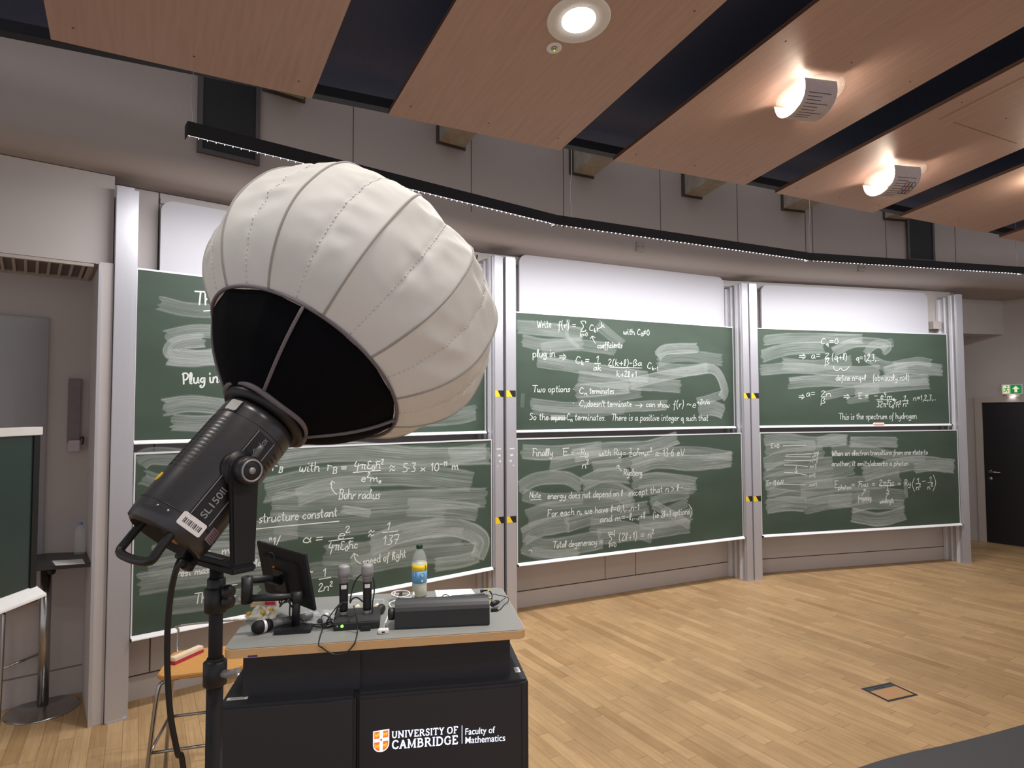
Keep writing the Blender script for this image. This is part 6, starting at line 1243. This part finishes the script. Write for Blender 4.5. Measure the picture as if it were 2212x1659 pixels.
# framed screen
q0 = atdepth(88, 922, 2.95); zt_ = q0.z; zb_ = atdepth(77, 1290, 2.93).z
r1 = Vector((q0.x, q0.y)); r0 = Vector((atdepth(-40, 920, 2.62).x, 2.62)); dx_ = (r1 - r0).normalized(); far = 1.05
KS = frameM((r1.x - dx_.x * far, r1.y - dx_.y * far, 0), (dx_.x, dx_.y, 0), (-dx_.y, dx_.x, 0))
g = empty('framed_screen', KS @ Vector((far / 2, .03, 0)), 'dark screen with white top and bottom frame at the left edge of the picture', 'screen')
M_scr = mat('dark_glossy_screen', (48, 62, 58), .22, var=.1, scale=2)
b = MB(); b.box((.0, 0, zb_ + .05), (far - .03, .03, zt_ - .03), KS); obj('screen', b, M_scr, g)
b = MB(); b.box((far - .045, -.006, zb_ + .03), (far - .008, .035, zt_ - .02), KS); obj('side_bezel', b, M_lampblk, g)
b = MB(); b.box((0, -.012, zt_ - .038), (far, .05, zt_), KS); obj('top_frame', b, M_whiteplastic, g, bevel=.002)
b = MB(); b.prism([(0.0, zb_ + .05), (-.05, zb_ + .012), (-.052, zb_), (.05, zb_), (.05, zb_ + .05)], 0, far, KS @ YZ); obj('bottom_ledge', b, M_whiteplastic, g, bevel=.002)
b = MB(); b.box((.1, .031, .9), (.2, .07, zt_ - .1), KS); b.box((.1, -.3, 0.0), (.2, .36, .03), KS); b.box((.125, .03, .03), (.175, .07, .95), KS); obj('stand', b, M_blk, g)
# niche fittings
NB = 0.63
def onniche(px, py, o=NB): p = onplane(px, py, bp(0, 0, o), BNV[0]); q = BM[0].inverted() @ p; return q.x, q.z
x0, z1 = onniche(-60, 676); x1, z0 = onniche(97, 1010)
b = MB(); b.box((x0, NB - .022, .9), (x1, NB - .0005, z1), BM[0]); obj('notice_board', b, mat('pale_grey_board', (140, 137, 139), .6, var=.02), label='plain pale grey board on the niche wall behind the framed screen', cat='notice board')
x0, z1 = onniche(148, 818); x1, z0 = onniche(172, 955); g = empty('wall_unit', BM[0] @ Vector(((x0 + x1) / 2, NB, z0)), 'slim grey wall unit with a small white box under it, in the left niche', 'wall unit')
b = MB(); b.box((x0, NB - .03, z0), (x1, NB - .0005, z1), BM[0]); obj('panel', b, mat('mid_grey_unit', (122, 116, 116), .6), g, bevel=.003)
x2, z2 = onniche(147, 951); x3, z3 = onniche(171, 974); b = MB(); b.box((x2, NB - .06, z3), (x3, NB - .0305, z2), BM[0]); obj('white_box', b, mat('dull_white_plastic', (190, 176, 182), .6), g, bevel=.003)
b = MB(); b.tube(smooth([BM[0] @ Vector(p) for p in ((x3, NB - .04, z2 + .01), (x3 + .02, NB - .05, z2 + .02), (x3 + .015, NB - .05, z2 - .03))], 5), .006, 8); obj('cable', b, M_blk, g)
# slotted ceiling vent under the left bulkhead
ga, gb_ = -4.1, -0.235
g = empty('ceiling_vent', BM[0] @ Vector((-1.5, .3, 2.92)), 'slotted vent grille under the left bulkhead over the niche', 'vent')
b = MB()
for q4 in (((ga, .075, 2.918), (gb_, .105, 2.939)), ((ga, .585, 2.918), (gb_, .622, 2.939)), ((gb_ - .03, .105, 2.918), (gb_, .585, 2.939))): b.box(*q4, BM[0])
obj('frame', b, M_frame, g); b = MB(); b.box((ga, .105, 2.934), (gb_ - .03, .585, 2.939), BM[0]); obj('backing', b, mat('vent_backing', (112, 100, 96), .8), g)
for k in range(38):
    x = gb_ - .06 - k * .06; b = MB(); b.box((x, .105, 2.920), (x + .016, .585, 2.933), BM[0]); obj('slat', b, M_frame, g)
